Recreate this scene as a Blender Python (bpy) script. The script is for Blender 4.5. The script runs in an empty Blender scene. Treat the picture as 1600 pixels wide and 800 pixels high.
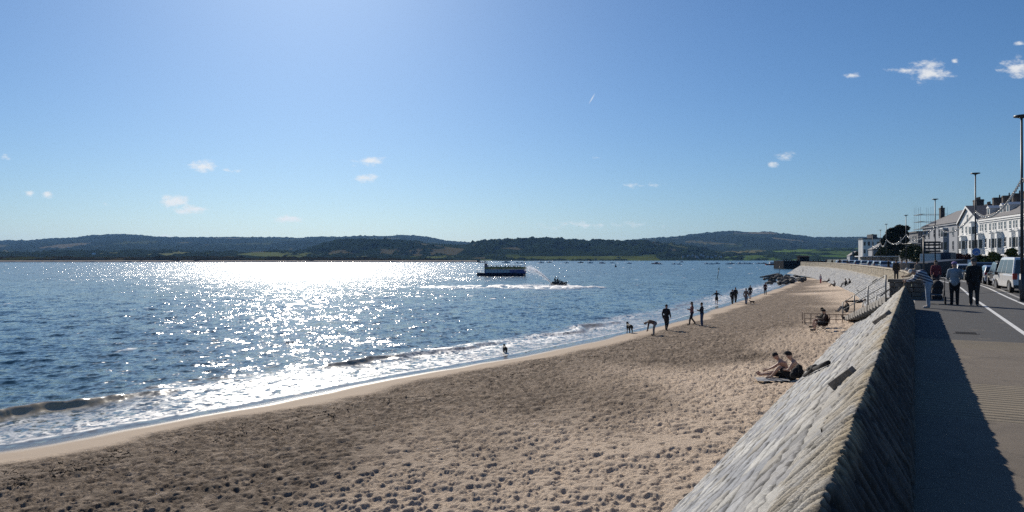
import bpy, bmesh, math, random
import numpy as np
from mathutils import Vector, Matrix
R = math.radians
rnd = random.Random(7)
sc = bpy.context.scene
col = sc.collection

# ------------------------------------------------------------------ camera
F = 1155.0                      # focal length in photo pixels (1600 wide)
CH = 1.85                       # camera height over the promenade (z = 0)
SEA = -3.5
cam_d = bpy.data.cameras.new('camera'); cam = bpy.data.objects.new('camera', cam_d); col.objects.link(cam)
cam_d.lens = 26; cam_d.sensor_width = 36; cam_d.clip_end = 60000; cam_d.clip_start = 0.05
cam.location = (0, 0, CH); cam.rotation_euler = (R(90 + 0.2), 0, 0)
sc.camera = cam
# ------------------------------------------------------------------ light
SUN_AZ, SUN_EL = -15.5, 29.0    # azimuth measured from +Y, to the left
EXPO = 0.12
SKY_STR = 0.061
w = bpy.data.worlds.new('World'); sc.world = w; w.use_nodes = True
nt = w.node_tree; nt.nodes.clear()
def N(t, nt=None, **k):
    n = nt.nodes.new(t)
    for a, b in k.items(): setattr(n, a, b)
    return n
sky = N('ShaderNodeTexSky', nt, sky_type='NISHITA', sun_disc=False, sun_elevation=R(SUN_EL), sun_rotation=R(SUN_AZ),
        altitude=0, air_density=1.0, dust_density=.45, ozone_density=3.2)
geo = N('ShaderNodeTexCoord', nt)
sep = N('ShaderNodeSeparateXYZ', nt); nt.links.new(geo.outputs['Generated'], sep.inputs[0])
def math_n(nt, op, a, b=None, c=None, clamp=False):
    n = nt.nodes.new('ShaderNodeMath'); n.operation = op; n.use_clamp = clamp
    for i, v in enumerate((a, b, c)):
        if v is None: continue
        if hasattr(v, 'is_output'): nt.links.new(v, n.inputs[i])
        else: n.inputs[i].default_value = v
    return n.outputs[0]
ym = math_n(nt, 'MAXIMUM', sep.outputs[1], 0.05)
su = math_n(nt, 'DIVIDE', sep.outputs[0], ym); sv = math_n(nt, 'DIVIDE', sep.outputs[2], ym)
cv = N('ShaderNodeCombineXYZ', nt); nt.links.new(su, cv.inputs[0]); nt.links.new(sv, cv.inputs[1])
nz = N('ShaderNodeTexNoise', nt); nz.inputs['Scale'].default_value = 92; nz.inputs['Detail'].default_value = 8; nz.inputs['Roughness'].default_value = .62
mp = N('ShaderNodeMapping', nt); mp.inputs['Scale'].default_value = (.62, 1.25, 1)
nt.links.new(cv.outputs[0], mp.inputs[0]); nt.links.new(mp.outputs[0], nz.inputs['Vector'])
# small fair-weather clouds: direction (tan az, tan el), half sizes, density
CL = [(1452,112,30,15,1.25),(1412,110,28,5,.95),(1333,118,14,6,.9),(1590,107,22,16,1.2),(1491,94,7,5,.8),(1594,68,12,5,.85),
      (1228,245,18,8,.9),(1206,256,9,6,.95),(318,260,17,8,1.4),(352,265,9,4,.9),(372,267,12,4,.85),(578,252,26,8,1.05),(573,278,18,6,1.25),
      (273,314,20,8,1.4),(298,328,24,7,1.3),(450,342,22,5,1.35),(46,302,8,6,1.2),(73,304,9,6,1.2),(10,246,14,7,.75),(258,369,20,5,.85),
      (935,247,16,8,.42),(1000,290,90,9,.42),(930,352,220,14,.45),(165,318,10,6,.7)]
acc = None
for (cx, cy, hw, hh, dn) in CL:
    vs = N('ShaderNodeVectorMath', nt, operation='SUBTRACT'); nt.links.new(cv.outputs[0], vs.inputs[0]); vs.inputs[1].default_value = ((cx-800)/F, (404-cy)/F, 0)
    vm = N('ShaderNodeVectorMath', nt, operation='MULTIPLY'); nt.links.new(vs.outputs[0], vm.inputs[0]); vm.inputs[1].default_value = (F/hw, F/hh, 0)
    vl = N('ShaderNodeVectorMath', nt, operation='LENGTH'); nt.links.new(vm.outputs[0], vl.inputs[0])
    k = math_n(nt, 'MULTIPLY_ADD', vl.outputs['Value'], -.62, .68*dn)
    acc = k if acc is None else math_n(nt, 'MAXIMUM', acc, k)
nn = math_n(nt, 'MULTIPLY_ADD', nz.outputs[0], 2.1, -1.0)
cm = math_n(nt, 'ADD', acc, nn)
mr = N('ShaderNodeMapRange', nt, interpolation_type='SMOOTHSTEP'); nt.links.new(cm, mr.inputs[0])
mr.inputs[1].default_value = .10; mr.inputs[2].default_value = .92; mr.inputs[3].default_value = 0; mr.inputs[4].default_value = .85
inr = math_n(nt, 'GREATER_THAN', acc, -1.2)
fac = math_n(nt, 'MULTIPLY', mr.outputs[0], inr)
# thin contrail
v1 = N('ShaderNodeVectorMath', nt, operation='SUBTRACT'); nt.links.new(cv.outputs[0], v1.inputs[0]); v1.inputs[1].default_value = ((925-800)/F, (404-154)/F, 0)
vr = N('ShaderNodeVectorRotate', nt, rotation_type='Z_AXIS'); nt.links.new(v1.outputs[0], vr.inputs['Vector']); vr.inputs['Angle'].default_value = -R(60)
vm = N('ShaderNodeVectorMath', nt, operation='MULTIPLY'); nt.links.new(vr.outputs[0], vm.inputs[0]); vm.inputs[1].default_value = (F/9, F/1.1, 0)
vl = N('ShaderNodeVectorMath', nt, operation='LENGTH'); nt.links.new(vm.outputs[0], vl.inputs[0])
ct = math_n(nt, 'MULTIPLY_ADD', vl.outputs['Value'], -.8, .95, clamp=True)
fac = math_n(nt, 'MAXIMUM', fac, math_n(nt, 'MULTIPLY', ct, .75))
mx = N('ShaderNodeMix', nt, data_type='RGBA'); nt.links.new(fac, mx.inputs[0]); tint = N('ShaderNodeVectorMath', nt, operation='MULTIPLY'); nt.links.new(sky.outputs[0], tint.inputs[0]); tint.inputs[1].default_value = (.73, .925, 1.15)
hs = N('ShaderNodeHueSaturation', nt); hs.inputs['Saturation'].default_value = 1.06; nt.links.new(tint.outputs[0], hs.inputs['Color']); nt.links.new(hs.outputs[0], mx.inputs[6]); mx.inputs[7].default_value = (13.5, 13.5, 13.3, 1)
bg = N('ShaderNodeBackground', nt); bg.inputs[1].default_value = SKY_STR
nt.links.new(mx.outputs[2], bg.inputs[0])
wo = N('ShaderNodeOutputWorld', nt); nt.links.new(bg.outputs[0], wo.inputs[0])
sd = bpy.data.lights.new('sun', 'SUN'); sun = bpy.data.objects.new('sun', sd); col.objects.link(sun)
sd.energy = 4.8; sd.angle = R(.53); sd.color = (1, .91, .78)
S = Vector((math.sin(R(SUN_AZ))*math.cos(R(SUN_EL)), math.cos(R(SUN_AZ))*math.cos(R(SUN_EL)), math.sin(R(SUN_EL))))
sun.rotation_euler = S.to_track_quat('Z', 'Y').to_euler()
vs_ = sc.view_settings; vs_.view_transform = 'Standard'; vs_.look = 'None'; vs_.gamma = 1; vs_.exposure = EXPO
cy = sc.cycles; cy.max_bounces = 5; cy.diffuse_bounces = 2; cy.glossy_bounces = 2; cy.transmission_bounces = 3; cy.volume_bounces = 0; cy.transparent_max_bounces = 12
cy.sample_clamp_indirect = 6; cy.caustics_reflective = False; cy.caustics_refractive = False
cy.use_denoising = False

# ------------------------------------------------------------------ helpers
def at(px, Z): return (px-800)/F*Z
def gp(px, y, z):                     # ground point seen at photo pixel (px, y) on the level z
    Z = (CH-z)*F/(y-404); return at(px, Z), Z
def tag(o, label=None, cat=None, group=None, kind=None):
    if label: o['label'] = label
    if cat: o['category'] = cat
    if group: o['group'] = group
    if kind: o['kind'] = kind
    return o
def empty(name, loc=(0,0,0), rz=0, label=None, cat=None, group=None):
    o = bpy.data.objects.new(name, None); col.objects.link(o); o.location = loc; o.rotation_euler = (0,0,rz); o.empty_display_size = .2
    return tag(o, label, cat, group)
def link(name, me, mat=None, parent=None, smooth=False):
    o = bpy.data.objects.new(name, me); col.objects.link(o)
    if mat is not None:
        for m in (mat if isinstance(mat, (list, tuple)) else [mat]): me.materials.append(m)
    if smooth: me.shade_smooth()
    if parent is not None: o.parent = parent
    return o
def copy_tree(o, parent=None):
    c = o.copy(); col.objects.link(c); c.parent = parent
    for ch in list(o.children): copy_tree(ch, c)
    return c
class MB:
    def __init__(s): s.v = []; s.f = []; s.mi = []; s.m = 0
    def add(s, vs, fs):
        b = len(s.v); s.v += [tuple(v) for v in vs]
        for f in fs: s.f.append(tuple(b+i for i in f)); s.mi.append(s.m)
        return s
    def box(s, x0, y0, z0, x1, y1, z1, tx=0, ty=0, M=None):   # tx/ty: top inset
        vs = [(x0,y0,z0),(x1,y0,z0),(x1,y1,z0),(x0,y1,z0),(x0+tx,y0+ty,z1),(x1-tx,y0+ty,z1),(x1-tx,y1-ty,z1),(x0+tx,y1-ty,z1)]
        if M is not None: vs = [M @ Vector(v) for v in vs]
        return s.add(vs, [(0,3,2,1),(4,5,6,7),(0,1,5,4),(1,2,6,5),(2,3,7,6),(3,0,4,7)])
    def tube(s, a, b, r0, r1=None, n=8, ex=1.0, side=None):
        r1 = r0 if r1 is None else r1
        a, b = Vector(a), Vector(b); d = (b-a)
        if d.length < 1e-6: return s
        d.normalize()
        u = side if side is not None else (Vector((0,0,1)) if abs(d.z) < .9 else Vector((1,0,0)))
        u = (Vector(u) - d*d.dot(Vector(u))).normalized(); v = d.cross(u)
        vs = []
        for c, r in ((a, r0), (b, r1)):
            for i in range(n):
                t = 2*math.pi*i/n; vs.append(c + u*math.cos(t)*r*ex + v*math.sin(t)*r)
        fs = [(i, (i+1)%n, n+(i+1)%n, n+i) for i in range(n)] + [tuple(range(n-1,-1,-1)), tuple(range(n, 2*n))]
        return s.add(vs, fs)
    def path(s, pts, r, n=6):
        for a, b in zip(pts[:-1], pts[1:]): s.tube(a, b, r, r, n)
        return s
    def ball(s, c, r, n=10, m=7, M=None):
        r = (r, r, r) if not hasattr(r, '__len__') else r
        vs = []
        for j in range(1, m):
            ph = math.pi*j/m
            for i in range(n):
                t = 2*math.pi*i/n; vs.append(Vector((math.cos(t)*math.sin(ph)*r[0], math.sin(t)*math.sin(ph)*r[1], math.cos(ph)*r[2])))
        vs += [Vector((0,0,r[2])), Vector((0,0,-r[2]))]
        if M is not None: vs = [M @ v for v in vs]
        vs = [v + Vector(c) for v in vs]
        fs = []
        for j in range(m-2):
            for i in range(n): fs.append((j*n+i, (j+1)*n+i, (j+1)*n+(i+1)%n, j*n+(i+1)%n))
        T = (m-1)*n
        for i in range(n): fs.append((T, i, (i+1)%n)); fs.append((T+1, (m-2)*n+(i+1)%n, (m-2)*n+i))
        return s.add(vs, fs)
    def prism(s, poly, x0, x1, axis='x'):      # poly of (a, b): extruded along axis
        def q(a, b, c): return (c, a, b) if axis == 'x' else ((a, c, b) if axis == 'y' else (a, b, c))
        n = len(poly); vs = [q(a, b, x0) for a, b in poly] + [q(a, b, x1) for a, b in poly]
        return s.add(vs, [tuple(range(n-1,-1,-1)), tuple(range(n, 2*n))] + [(i, (i+1)%n, n+(i+1)%n, n+i) for i in range(n)])
    def mesh(s, name='m'):
        me = bpy.data.meshes.new(name); me.from_pydata(s.v, [], s.f)
        if any(s.mi): me.polygons.foreach_set('material_index', s.mi)
        bm = bmesh.new(); bm.from_mesh(me); bmesh.ops.recalc_face_normals(bm, faces=bm.faces); bm.to_mesh(me); bm.free()
        return me
    def build(s, name, mat, parent=None, smooth=False, bevel=0):
        me = s.mesh(name)
        o = link(name, me, mat, parent, smooth)
        if bevel:
            b = o.modifiers.new('b', 'BEVEL'); b.width = bevel; b.segments = 2; b.limit_method = 'ANGLE'
        return o

def mat(name, base, rough=.7, var=.15, scale=6, bump=0, bscale=40, metal=0, spec=.5, coat=0, emit=None):
    m = bpy.data.materials.new(name); m.use_nodes = True; t = m.node_tree; p = t.nodes['Principled BSDF']
    p.inputs['Roughness'].default_value = rough; p.inputs['Metallic'].default_value = metal; p.inputs['Specular IOR Level'].default_value = spec
    p.inputs['Coat Weight'].default_value = coat
    tc = t.nodes.new('ShaderNodeTexCoord')
    if var:
        n = t.nodes.new('ShaderNodeTexNoise'); n.inputs['Scale'].default_value = scale; n.inputs['Detail'].default_value = 6
        t.links.new(tc.outputs['Object'], n.inputs['Vector'])
        r = t.nodes.new('ShaderNodeMapRange'); t.links.new(n.outputs[0], r.inputs[0]); r.inputs[1].default_value = .3; r.inputs[2].default_value = .7
        r.inputs[3].default_value = 1-var; r.inputs[4].default_value = 1+var
        mx = t.nodes.new('ShaderNodeVectorMath'); mx.operation = 'SCALE'; mx.inputs[0].default_value = base[:3]; t.links.new(r.outputs[0], mx.inputs['Scale'])
        t.links.new(mx.outputs[0], p.inputs['Base Color'])
    else: p.inputs['Base Color'].default_value = (*base[:3], 1)
    if bump:
        n2 = t.nodes.new('ShaderNodeTexNoise'); n2.inputs['Scale'].default_value = bscale; n2.inputs['Detail'].default_value = 5; t.links.new(tc.outputs['Object'], n2.inputs['Vector'])
        b = t.nodes.new('ShaderNodeBump'); b.inputs['Strength'].default_value = .8; b.inputs['Distance'].default_value = bump; t.links.new(n2.outputs[0], b.inputs['Height']); t.links.new(b.outputs[0], p.inputs['Normal'])
    return m
_mc = {}
def cm_(base, rough=.8, **k):           # cached plain-coloured material
    key = (tuple(base), rough, tuple(sorted(k.items())))
    if key not in _mc: _mc[key] = mat('surface_%d' % len(_mc), base, rough, **k)
    return _mc[key]

# numpy noise
def hsh(ix, iy, seed):
    ix = ix.astype(np.int64).astype(np.uint64); iy = iy.astype(np.int64).astype(np.uint64)
    with np.errstate(over='ignore'):
        h = ix*np.uint64(374761393) + iy*np.uint64(668265263) + np.uint64(seed)*np.uint64(2246822519)
        h = (h ^ (h >> np.uint64(13)))*np.uint64(1274126177); h = (h ^ (h >> np.uint64(16)))*np.uint64(2654435761); h = h ^ (h >> np.uint64(15))
    return (h & np.uint64(0xFFFFFF)).astype(np.float64)/16777216.0
def vn(x, y, seed=0):
    ix, iy = np.floor(x), np.floor(y); fx, fy = x-ix, y-iy
    fx = fx*fx*fx*(fx*(fx*6-15)+10); fy = fy*fy*fy*(fy*(fy*6-15)+10)
    a, b, c, d = hsh(ix,iy,seed), hsh(ix+1,iy,seed), hsh(ix,iy+1,seed), hsh(ix+1,iy+1,seed)
    return (a*(1-fx)+b*fx)*(1-fy)+(c*(1-fx)+d*fx)*fy
def fbm(x, y, seed=0, o=4, g=.5):
    s = 0; a = 1; t = 0
    for i in range(o): s = s+a*vn(x, y, seed+i*17); t += a; a *= g; x = x*2.03+13.1; y = y*2.03+7.7
    return s/t
def cells(x, y, seed=0, jit=.8):        # F1, F2-F1, id random
    ix, iy = np.floor(x), np.floor(y); f1 = np.full(x.shape, 9.); f2 = f1.copy(); cid = np.zeros(x.shape)
    for dx in (-1,0,1):
        for dy in (-1,0,1):
            cx, cyy = ix+dx, iy+dy
            px = cx+.5+(hsh(cx,cyy,seed)-.5)*jit; py = cyy+.5+(hsh(cx,cyy,seed+5)-.5)*jit
            d = np.hypot(x-px, y-py); r = hsh(cx,cyy,seed+9)
            n = d < f1
            f2 = np.where(n, f1, np.minimum(f2, d)); cid = np.where(n, r, cid); f1 = np.where(n, d, f1)
    return f1, f2-f1, cid
def dimples(x, y, cell, seed, r0=.32, rim=.35):
    x = x/cell; y = y/cell; ix, iy = np.floor(x), np.floor(y); out = np.zeros(x.shape)
    for dx in (-1,0,1):
        for dy in (-1,0,1):
            cx, cyy = ix+dx, iy+dy
            px = cx+hsh(cx,cyy,seed); py = cyy+hsh(cx,cyy,seed+3); a = hsh(cx,cyy,seed+6)*6.283; dp = hsh(cx,cyy,seed+8)
            ux = (x-px)*np.cos(a)+(y-py)*np.sin(a); uy = -(x-px)*np.sin(a)+(y-py)*np.cos(a)
            d = np.sqrt((ux/1.75)**2+(uy*(1+.35*np.sin(ux*9+a)))**2)/(r0*(.6+.7*dp))
            out += (-np.exp(-d**3.2) + rim*np.exp(-((d-1.45)/.4)**2))*(.5+.5*dp)
    return out
def ss(a, b, x): t = np.clip((x-a)/(b-a), 0, 1); return t*t*(3-2*t)
def pldist(x, y, P):                    # signed distance to an open polyline (positive on its left) and arc length
    best = np.full(x.shape, 1e9); sg = np.zeros(x.shape); arc = np.zeros(x.shape); s0 = 0
    for (ax, ay), (bx, by) in zip(P[:-1], P[1:]):
        dx, dy = bx-ax, by-ay; L = math.hypot(dx, dy); t = np.clip(((x-ax)*dx+(y-ay)*dy)/L/L, 0, 1)
        qx, qy = ax+t*dx, ay+t*dy; d = np.hypot(x-qx, y-qy); n = d < best
        cr = np.sign(dx*(y-ay)-dy*(x-ax))
        best = np.where(n, d, best); sg = np.where(n, cr, sg); arc = np.where(n, s0+t*L, arc); s0 += L
    return best*sg, arc
def grid_mesh(name, X, Y, Z, attrs=None, keep=None):
    nr, nc = X.shape; me = bpy.data.meshes.new(name)
    co = np.stack([X, Y, Z], -1).reshape(-1, 3).astype(np.float32)
    i = np.arange(nr*nc).reshape(nr, nc)
    q = np.stack([i[:-1,:-1], i[:-1,1:], i[1:,1:], i[1:,:-1]], -1).reshape(-1, 4)
    if keep is not None:
        k = (keep[:-1,:-1]|keep[:-1,1:]|keep[1:,1:]|keep[1:,:-1]).reshape(-1); q = q[k]
        used = np.zeros(nr*nc, bool); used[q.reshape(-1)] = True; re = np.cumsum(used)-1
        co = co[used]; q = re[q]
    me.vertices.add(len(co)); me.vertices.foreach_set('co', co.reshape(-1))
    me.loops.add(q.size); me.loops.foreach_set('vertex_index', q.reshape(-1).astype(np.int32))
    me.polygons.add(len(q)); me.polygons.foreach_set('loop_start', np.arange(0, q.size, 4, dtype=np.int32))
    me.update(calc_edges=True)
    for n, a in (attrs or {}).items():
        a = a.reshape(-1)
        if keep is not None: a = a[used]
        at_ = me.attributes.new(n, 'FLOAT', 'POINT'); at_.data.foreach_set('value', a.astype(np.float32))
    me.shade_smooth()
    return me
# normals of grid meshes built with columns to the right and rows away from the viewer point up

# --------------------------------------------------------------- the wall's line (inner foot of the parapet)
WP = [(-27.25,-50),(-16.35,-30),(0,0),(10.9,20),(19.1,35),(30,55),(40.2,78),(51.2,106),(61.5,133),(71.5,160),(82.5,195),(91,232)]
def smooth_line(P, step=.5):
    out = []; P = [Vector((*p, 0)) for p in P]; P = [2*P[0]-P[1]]+P+[2*P[-1]-P[-2]]
    for i in range(1, len(P)-2):
        a, b, c, d = P[i-1:i+3]; n = max(2, int((c-b).length/step))
        ta = (c-a)*((c-b).length/((c-b).length+(b-a).length)); tb = (d-b)*((c-b).length/((c-b).length+(d-c).length))
        for k in range(n):
            t = k/n; h = (2*t**3-3*t*t+1)*b+(t**3-2*t*t+t)*ta+(-2*t**3+3*t*t)*c+(t**3-t*t)*tb
            out.append((h.x, h.y))
    out.append((P[-2].x, P[-2].y)); return out
WL = np.array(smooth_line(WP))
WS = np.concatenate([[0], np.cumsum(np.hypot(*np.diff(WL, axis=0).T))])
s_at0 = float(np.interp(0, WL[:,1], WS))
WS = WS - s_at0                          # s = 0 beside the camera
TG = np.gradient(WL, axis=0); TG /= np.linalg.norm(TG, axis=1)[:,None]
def wl(s, p):                            # s along the wall, p to the left (seaward); arrays ok
    x = np.interp(s, WS, WL[:,0]); y = np.interp(s, WS, WL[:,1]); tx = np.interp(s, WS, TG[:,0]); ty = np.interp(s, WS, TG[:,1])
    return x-ty*p, y+tx*p
def wdir(s): return math.atan2(-float(np.interp(s, WS, TG[:,0])), float(np.interp(s, WS, TG[:,1])))   # rotation z so that +Y runs along the wall
def sY(y): return float(np.interp(y, WL[:,1], WS))
WPL = [tuple(p) for p in WL[::6]]+[tuple(WL[-1])]
# waterline
SH = [(-70,-60),(-45,-22),(-26,4)] + [gp(a, b, SEA) for a, b in ((0,703),(200,668),(400,632),(600,592),(790,559),(962,524),(1045,505),(1122,480),(1165,466),(1202,454),(1228,445),(1243,439))] + [(74,188),(85,216),(96,236),(130,246),(260,262)]
SH = smooth_line(SH, 5.0)
def beach_z(X, Y, fine=False):
    X = np.asarray(X, float); Y = np.asarray(Y, float)
    ds, _ = pldist(X, Y, SH); ds = -ds                 # positive inland
    dw, _ = pldist(X, Y, WPL); dt = np.maximum(dw-3.3, 0.0)
    dsp = np.maximum(ds, 0)
    f = dsp/(dsp+dt+1e-3)
    top = np.interp(Y, [0, 90, 160, 230], [-2.15, -2.2, -2.7, -3.2])
    z = np.where(ds > 0, SEA + .01 + (top-SEA)*(f*.75+.25*f*f), SEA + .01 + ds*.07)
    return np.maximum(z, SEA-2.5), ds, dw
def gz(x, y): return float(beach_z(np.array([x]), np.array([y]))[0][0])
# ================================================================== SAND
def polar(cols, rows_r):
    th = np.arctan(cols)[None,:]*np.ones((len(rows_r),1)); rr = rows_r[:,None]*np.ones((1,len(cols)))
    return np.tan(th)*rr, rr                            # X = Y*tan, rows at constant Y
inv = np.linspace(1/6.5, 1/330, 760); rowsY = 1/inv
cols = np.concatenate([np.linspace(-2.6, -.72, 150, endpoint=False), np.linspace(-.72, .58, 1250)])
X, Y = polar(cols, rowsY)
Z, ds, dw = beach_z(X, Y)
dY = Y*Y/(739*4.5*2.2)                                   # row spacing there
edge_n = fbm(X*.25, Y*.25, 3, 3)
tram = ss(1.5, 2.7, ds + (edge_n-.5)*2.0)
fade = lambda lam: ss(.45, 1.4, lam/dY)*(1+.7*ss(14, 34, Y))
h = dimples(X, Y, .30, 11, .34, .16)*.060*fade(.34) + dimples(X+5, Y, .19, 21, .34, .14)*.036*fade(.22) + (fbm(X*4.4, Y*4.4, 5, 4, .6)-.5)*.10*fade(.5) + (fbm(X*1.3, Y*1.3, 15, 3)-.5)*.09 + (fbm(X*.6, Y*.6, 8, 2)-.5)*.12
big = fbm(X*.35, Y*.35, 31, 3)
h = h*(.85+.5*big)
h = h+.025
h = np.where(h < 0, -np.tanh(-h/.064)*.064, np.tanh(h/.024)*.024)
drag = (fbm(X*.9, Y*.9, 77, 3)-.5)*.02
Zs = Z + tram*h + (1-tram)*drag*ss(0,1,ds)
# big damp/dark drift between the smooth strip and the dry sand by the wall
fb = np.clip(ds/(ds+np.maximum(dw-3.3,0)+.01), 0, 1)
dk = tram*(1-ss(.45, .85, fb + (fbm(X*.16+Y*.02, Y*.05, 41, 4)-.5)*.9))
dk = np.clip(dk + tram*(ss(.5,.72,fbm(X*.12+3, Y*.06, 51, 4))*.35), 0, 1)
wet = 1-ss(.25, 1.0, ds + (edge_n-.5)*.9)
keep = (ds > -6) & (dw > 1.2)
me = grid_mesh('beach', X, Y, Zs, dict(tram=tram, dk=dk, wet=wet, hh=h*tram), keep)
def sand_mat():
    m = bpy.data.materials.new('sand'); m.use_nodes = True; t = m.node_tree; p = t.nodes['Principled BSDF']
    A = lambda n: (lambda a: (setattr(a, 'attribute_name', n), a.outputs['Fac'])[1])(t.nodes.new('ShaderNodeAttribute'))
    tc = t.nodes.new('ShaderNodeTexCoord')
    def noise(s, d=5, r=.6):
        n = t.nodes.new('ShaderNodeTexNoise'); n.inputs['Scale'].default_value = s; n.inputs['Detail'].default_value = d; n.inputs['Roughness'].default_value = r; t.links.new(tc.outputs['Object'], n.inputs['Vector']); return n.outputs[0]
    def mix(f, a, b):
        n = t.nodes.new('ShaderNodeMix'); n.data_type = 'RGBA'
        for i, v in ((0, f), (6, a), (7, b)):
            if hasattr(v, 'is_output'): t.links.new(v, n.inputs[i])
            elif i: n.inputs[i].default_value = (*v, 1)
            else: n.inputs[0].default_value = v
        return n.outputs[2]
    dkf = math_n(t, 'MULTIPLY', A('dk'), math_n(t, 'MULTIPLY_ADD', noise(2.6, 8, .75), 2.6, -.45, clamp=True), clamp=True)
    c = mix(A('tram'), (.50,.41,.32), (.70,.565,.44))
    c = mix(dkf, c, (.085,.064,.05))
    spk = math_n(t, 'MULTIPLY_ADD', noise(5.5, 8, .85), 5.0, -2.75, clamp=True)
    c = mix(math_n(t, 'MULTIPLY', spk, math_n(t, 'MULTIPLY', A('tram'), math_n(t, 'MULTIPLY_ADD', A('dk'), .45, .45))), c, (.13,.10,.08))
    c = mix(math_n(t, 'MULTIPLY_ADD', noise(60, 3), .4, 0), c, (.40,.325,.25))
    c = mix(A('wet'), c, (.13,.105,.085))
    t.links.new(c, p.inputs['Base Color'])
    r = math_n(t, 'MULTIPLY_ADD', A('wet'), -.72, .9); t.links.new(r, p.inputs['Roughness']); t.links.new(math_n(t, 'MULTIPLY_ADD', A('wet'), .45, .06), p.inputs['Specular IOR Level'])
    b = t.nodes.new('ShaderNodeBump'); b.inputs['Distance'].default_value = .045; b.inputs['Strength'].default_value = 1
    hh = math_n(t, 'ADD', math_n(t, 'MULTIPLY', noise(14, 6, .75), 1.1), math_n(t, 'MULTIPLY', noise(5.5, 4, .6), 1.1))
    hh = math_n(t, 'MULTIPLY', hh, math_n(t, 'MULTIPLY_ADD', A('tram'), 1.5, .12))
    t.links.new(hh, b.inputs['Height']); t.links.new(b.outputs[0], p.inputs['Normal'])
    return m
sand = sand_mat()
tag(link('beach', me, sand), kind='structure')

# ================================================================== SEA
rowsY = np.concatenate([np.linspace(7, 15.5, 12), 1/np.linspace(1/16.0, 1/1400, 820), np.array([1600,2000,2600,3600,5200,8500,13000])])
cols = np.concatenate([np.linspace(-3.4, -.72, 240, endpoint=False), np.linspace(-.72, .62, 1250)])
X, Y = polar(cols, rowsY)
dsh, arc = pldist(X, Y, SH)                                # positive seaward
dY = np.maximum(Y*Y/(739*5.3*2.4), .02)
rs = np.random.RandomState(3)
H = np.zeros(X.shape)
wind = R(-150)                                             # direction waves travel: toward the beach, right/near
for i in range(46):
    lam = .55*1.085**i*rs.uniform(.9, 1.1)
    if lam > 11: break
    a = R(-62)+rs.normal()*R(34); k = 2*math.pi/lam
    kx, ky = math.cos(a)*k, math.sin(a)*k
    amp = .0072*lam**.85*rs.uniform(.5, 1.2)
    if lam > 1.6: amp *= (1.6/lam)**.75
    f = ss(1.4, 3.4, lam/dY)
    ph = rs.uniform(0, 6.28)
    s = np.sin(X*kx+Y*ky+ph + 1.2*vn(X/lam*.3, Y/lam*.3, i))
    H += amp*f*(s - .25*(1-np.abs(s))*2*.5)
gust = fbm(X*.03, Y*.02, 61, 3)
H *= (.55+.9*gust)
calm = ss(0, 7, dsh)
H *= .12+.88*calm
# breaking waves near the shore
def arcpx(px, y): x, yy = gp(px, y, SEA); return float(pldist(np.array([x]), np.array([yy]), SH)[1][0])
ridge = np.zeros(X.shape); brk = np.zeros(X.shape)
for (px, y, off, wdt, amp, width) in ((60,642,5.0,4.6,.28,.55),(330,600,6.6,4.0,.10,.5),(570,565,5.2,3.0,.22,.45),(720,545,4.6,5.0,.14,.5),(900,512,4.0,5.0,.30,.7),(1090,480,4.2,8,.2,.7),(1180,455,4,12,.2,.8)):
    a0 = arcpx(px, y)
    wob = off + (fbm(arc*.25, arc*0+px, 3, 3)-.5)*2.4 + (arc-a0)*.02
    u = (dsh-wob)/width
    env = np.exp(-((arc-a0)/wdt)**2)
    prof = np.where(u < 0, np.exp(-(u/.55)**2), np.exp(-(u/1.5)**2))
    ridge += amp*env*prof
    brk = np.maximum(brk, env*min(1, amp*3)*np.where(u < .05, np.exp(-((u+.45)/.6)**2), np.exp(-((u+.3)/.25)**2)*.3))
H += ridge
# swash: film thins out at the sand
zz = SEA + H
sw = ss(-.3, 3.0, dsh)
zz = np.where(dsh < 3, np.maximum(zz, SEA + .012 + .03*fbm(X*1.5, Y*1.5, 9, 3)*sw), zz)
fn = fbm(X*2.3+arc*.2, Y*2.0, 71, 5, .66); fn2 = fbm(X*7.1, Y*6.1, 81, 4, .65)
band = ss(.35, 1.1, dsh)*(1-ss(3.4, 6.8, dsh+(fbm(arc*.12, arc*0, 6, 2)-.5)*2.5))
lace = 1-np.abs(2*fn-1)*3.2
foam = band*np.clip(ss(.2, .85, lace*.6+fn2*.6), 0, 1)*(.45+.6*ss(.3,.7,fbm(arc*.09, dsh*.3, 15, 3)))
edge = np.exp(-((dsh-.5-.25*fn)/.16)**2)*.8*ss(.35,.6,fn2+.1)
crest = np.clip(ridge/.3, 0, 1)
foam = np.clip(np.maximum(foam, edge) + brk*.15*fn2, 0, 1)*(1-brk*.8)
farf = ss(30,60,dsh)*0
# wake of the jet ski
wz = np.interp(X, [-24, -12, 0, 9, 17.5], [141, 139, 137.5, 138.5, 137.0])
wz = wz + (fbm(X*.16, X*0, 19, 3)-.5)*9
u = (Y-wz)
wd = np.interp(X, [-24, -10, 0, 9, 13, 17.5], [3, 5, 8, 8.5, 4.5, 2.2])
wk = np.exp(-(u/wd)**4)*ss(-30, -4, X)*(1-ss(16.5, 17.6, X))
wkn = fbm(X*.8, Y*.45, 91, 4)
foam = np.maximum(foam, wk*ss(.36, .58, wkn+.12*ss(0,8,X)))
zz += wk*.45*wkn
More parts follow.
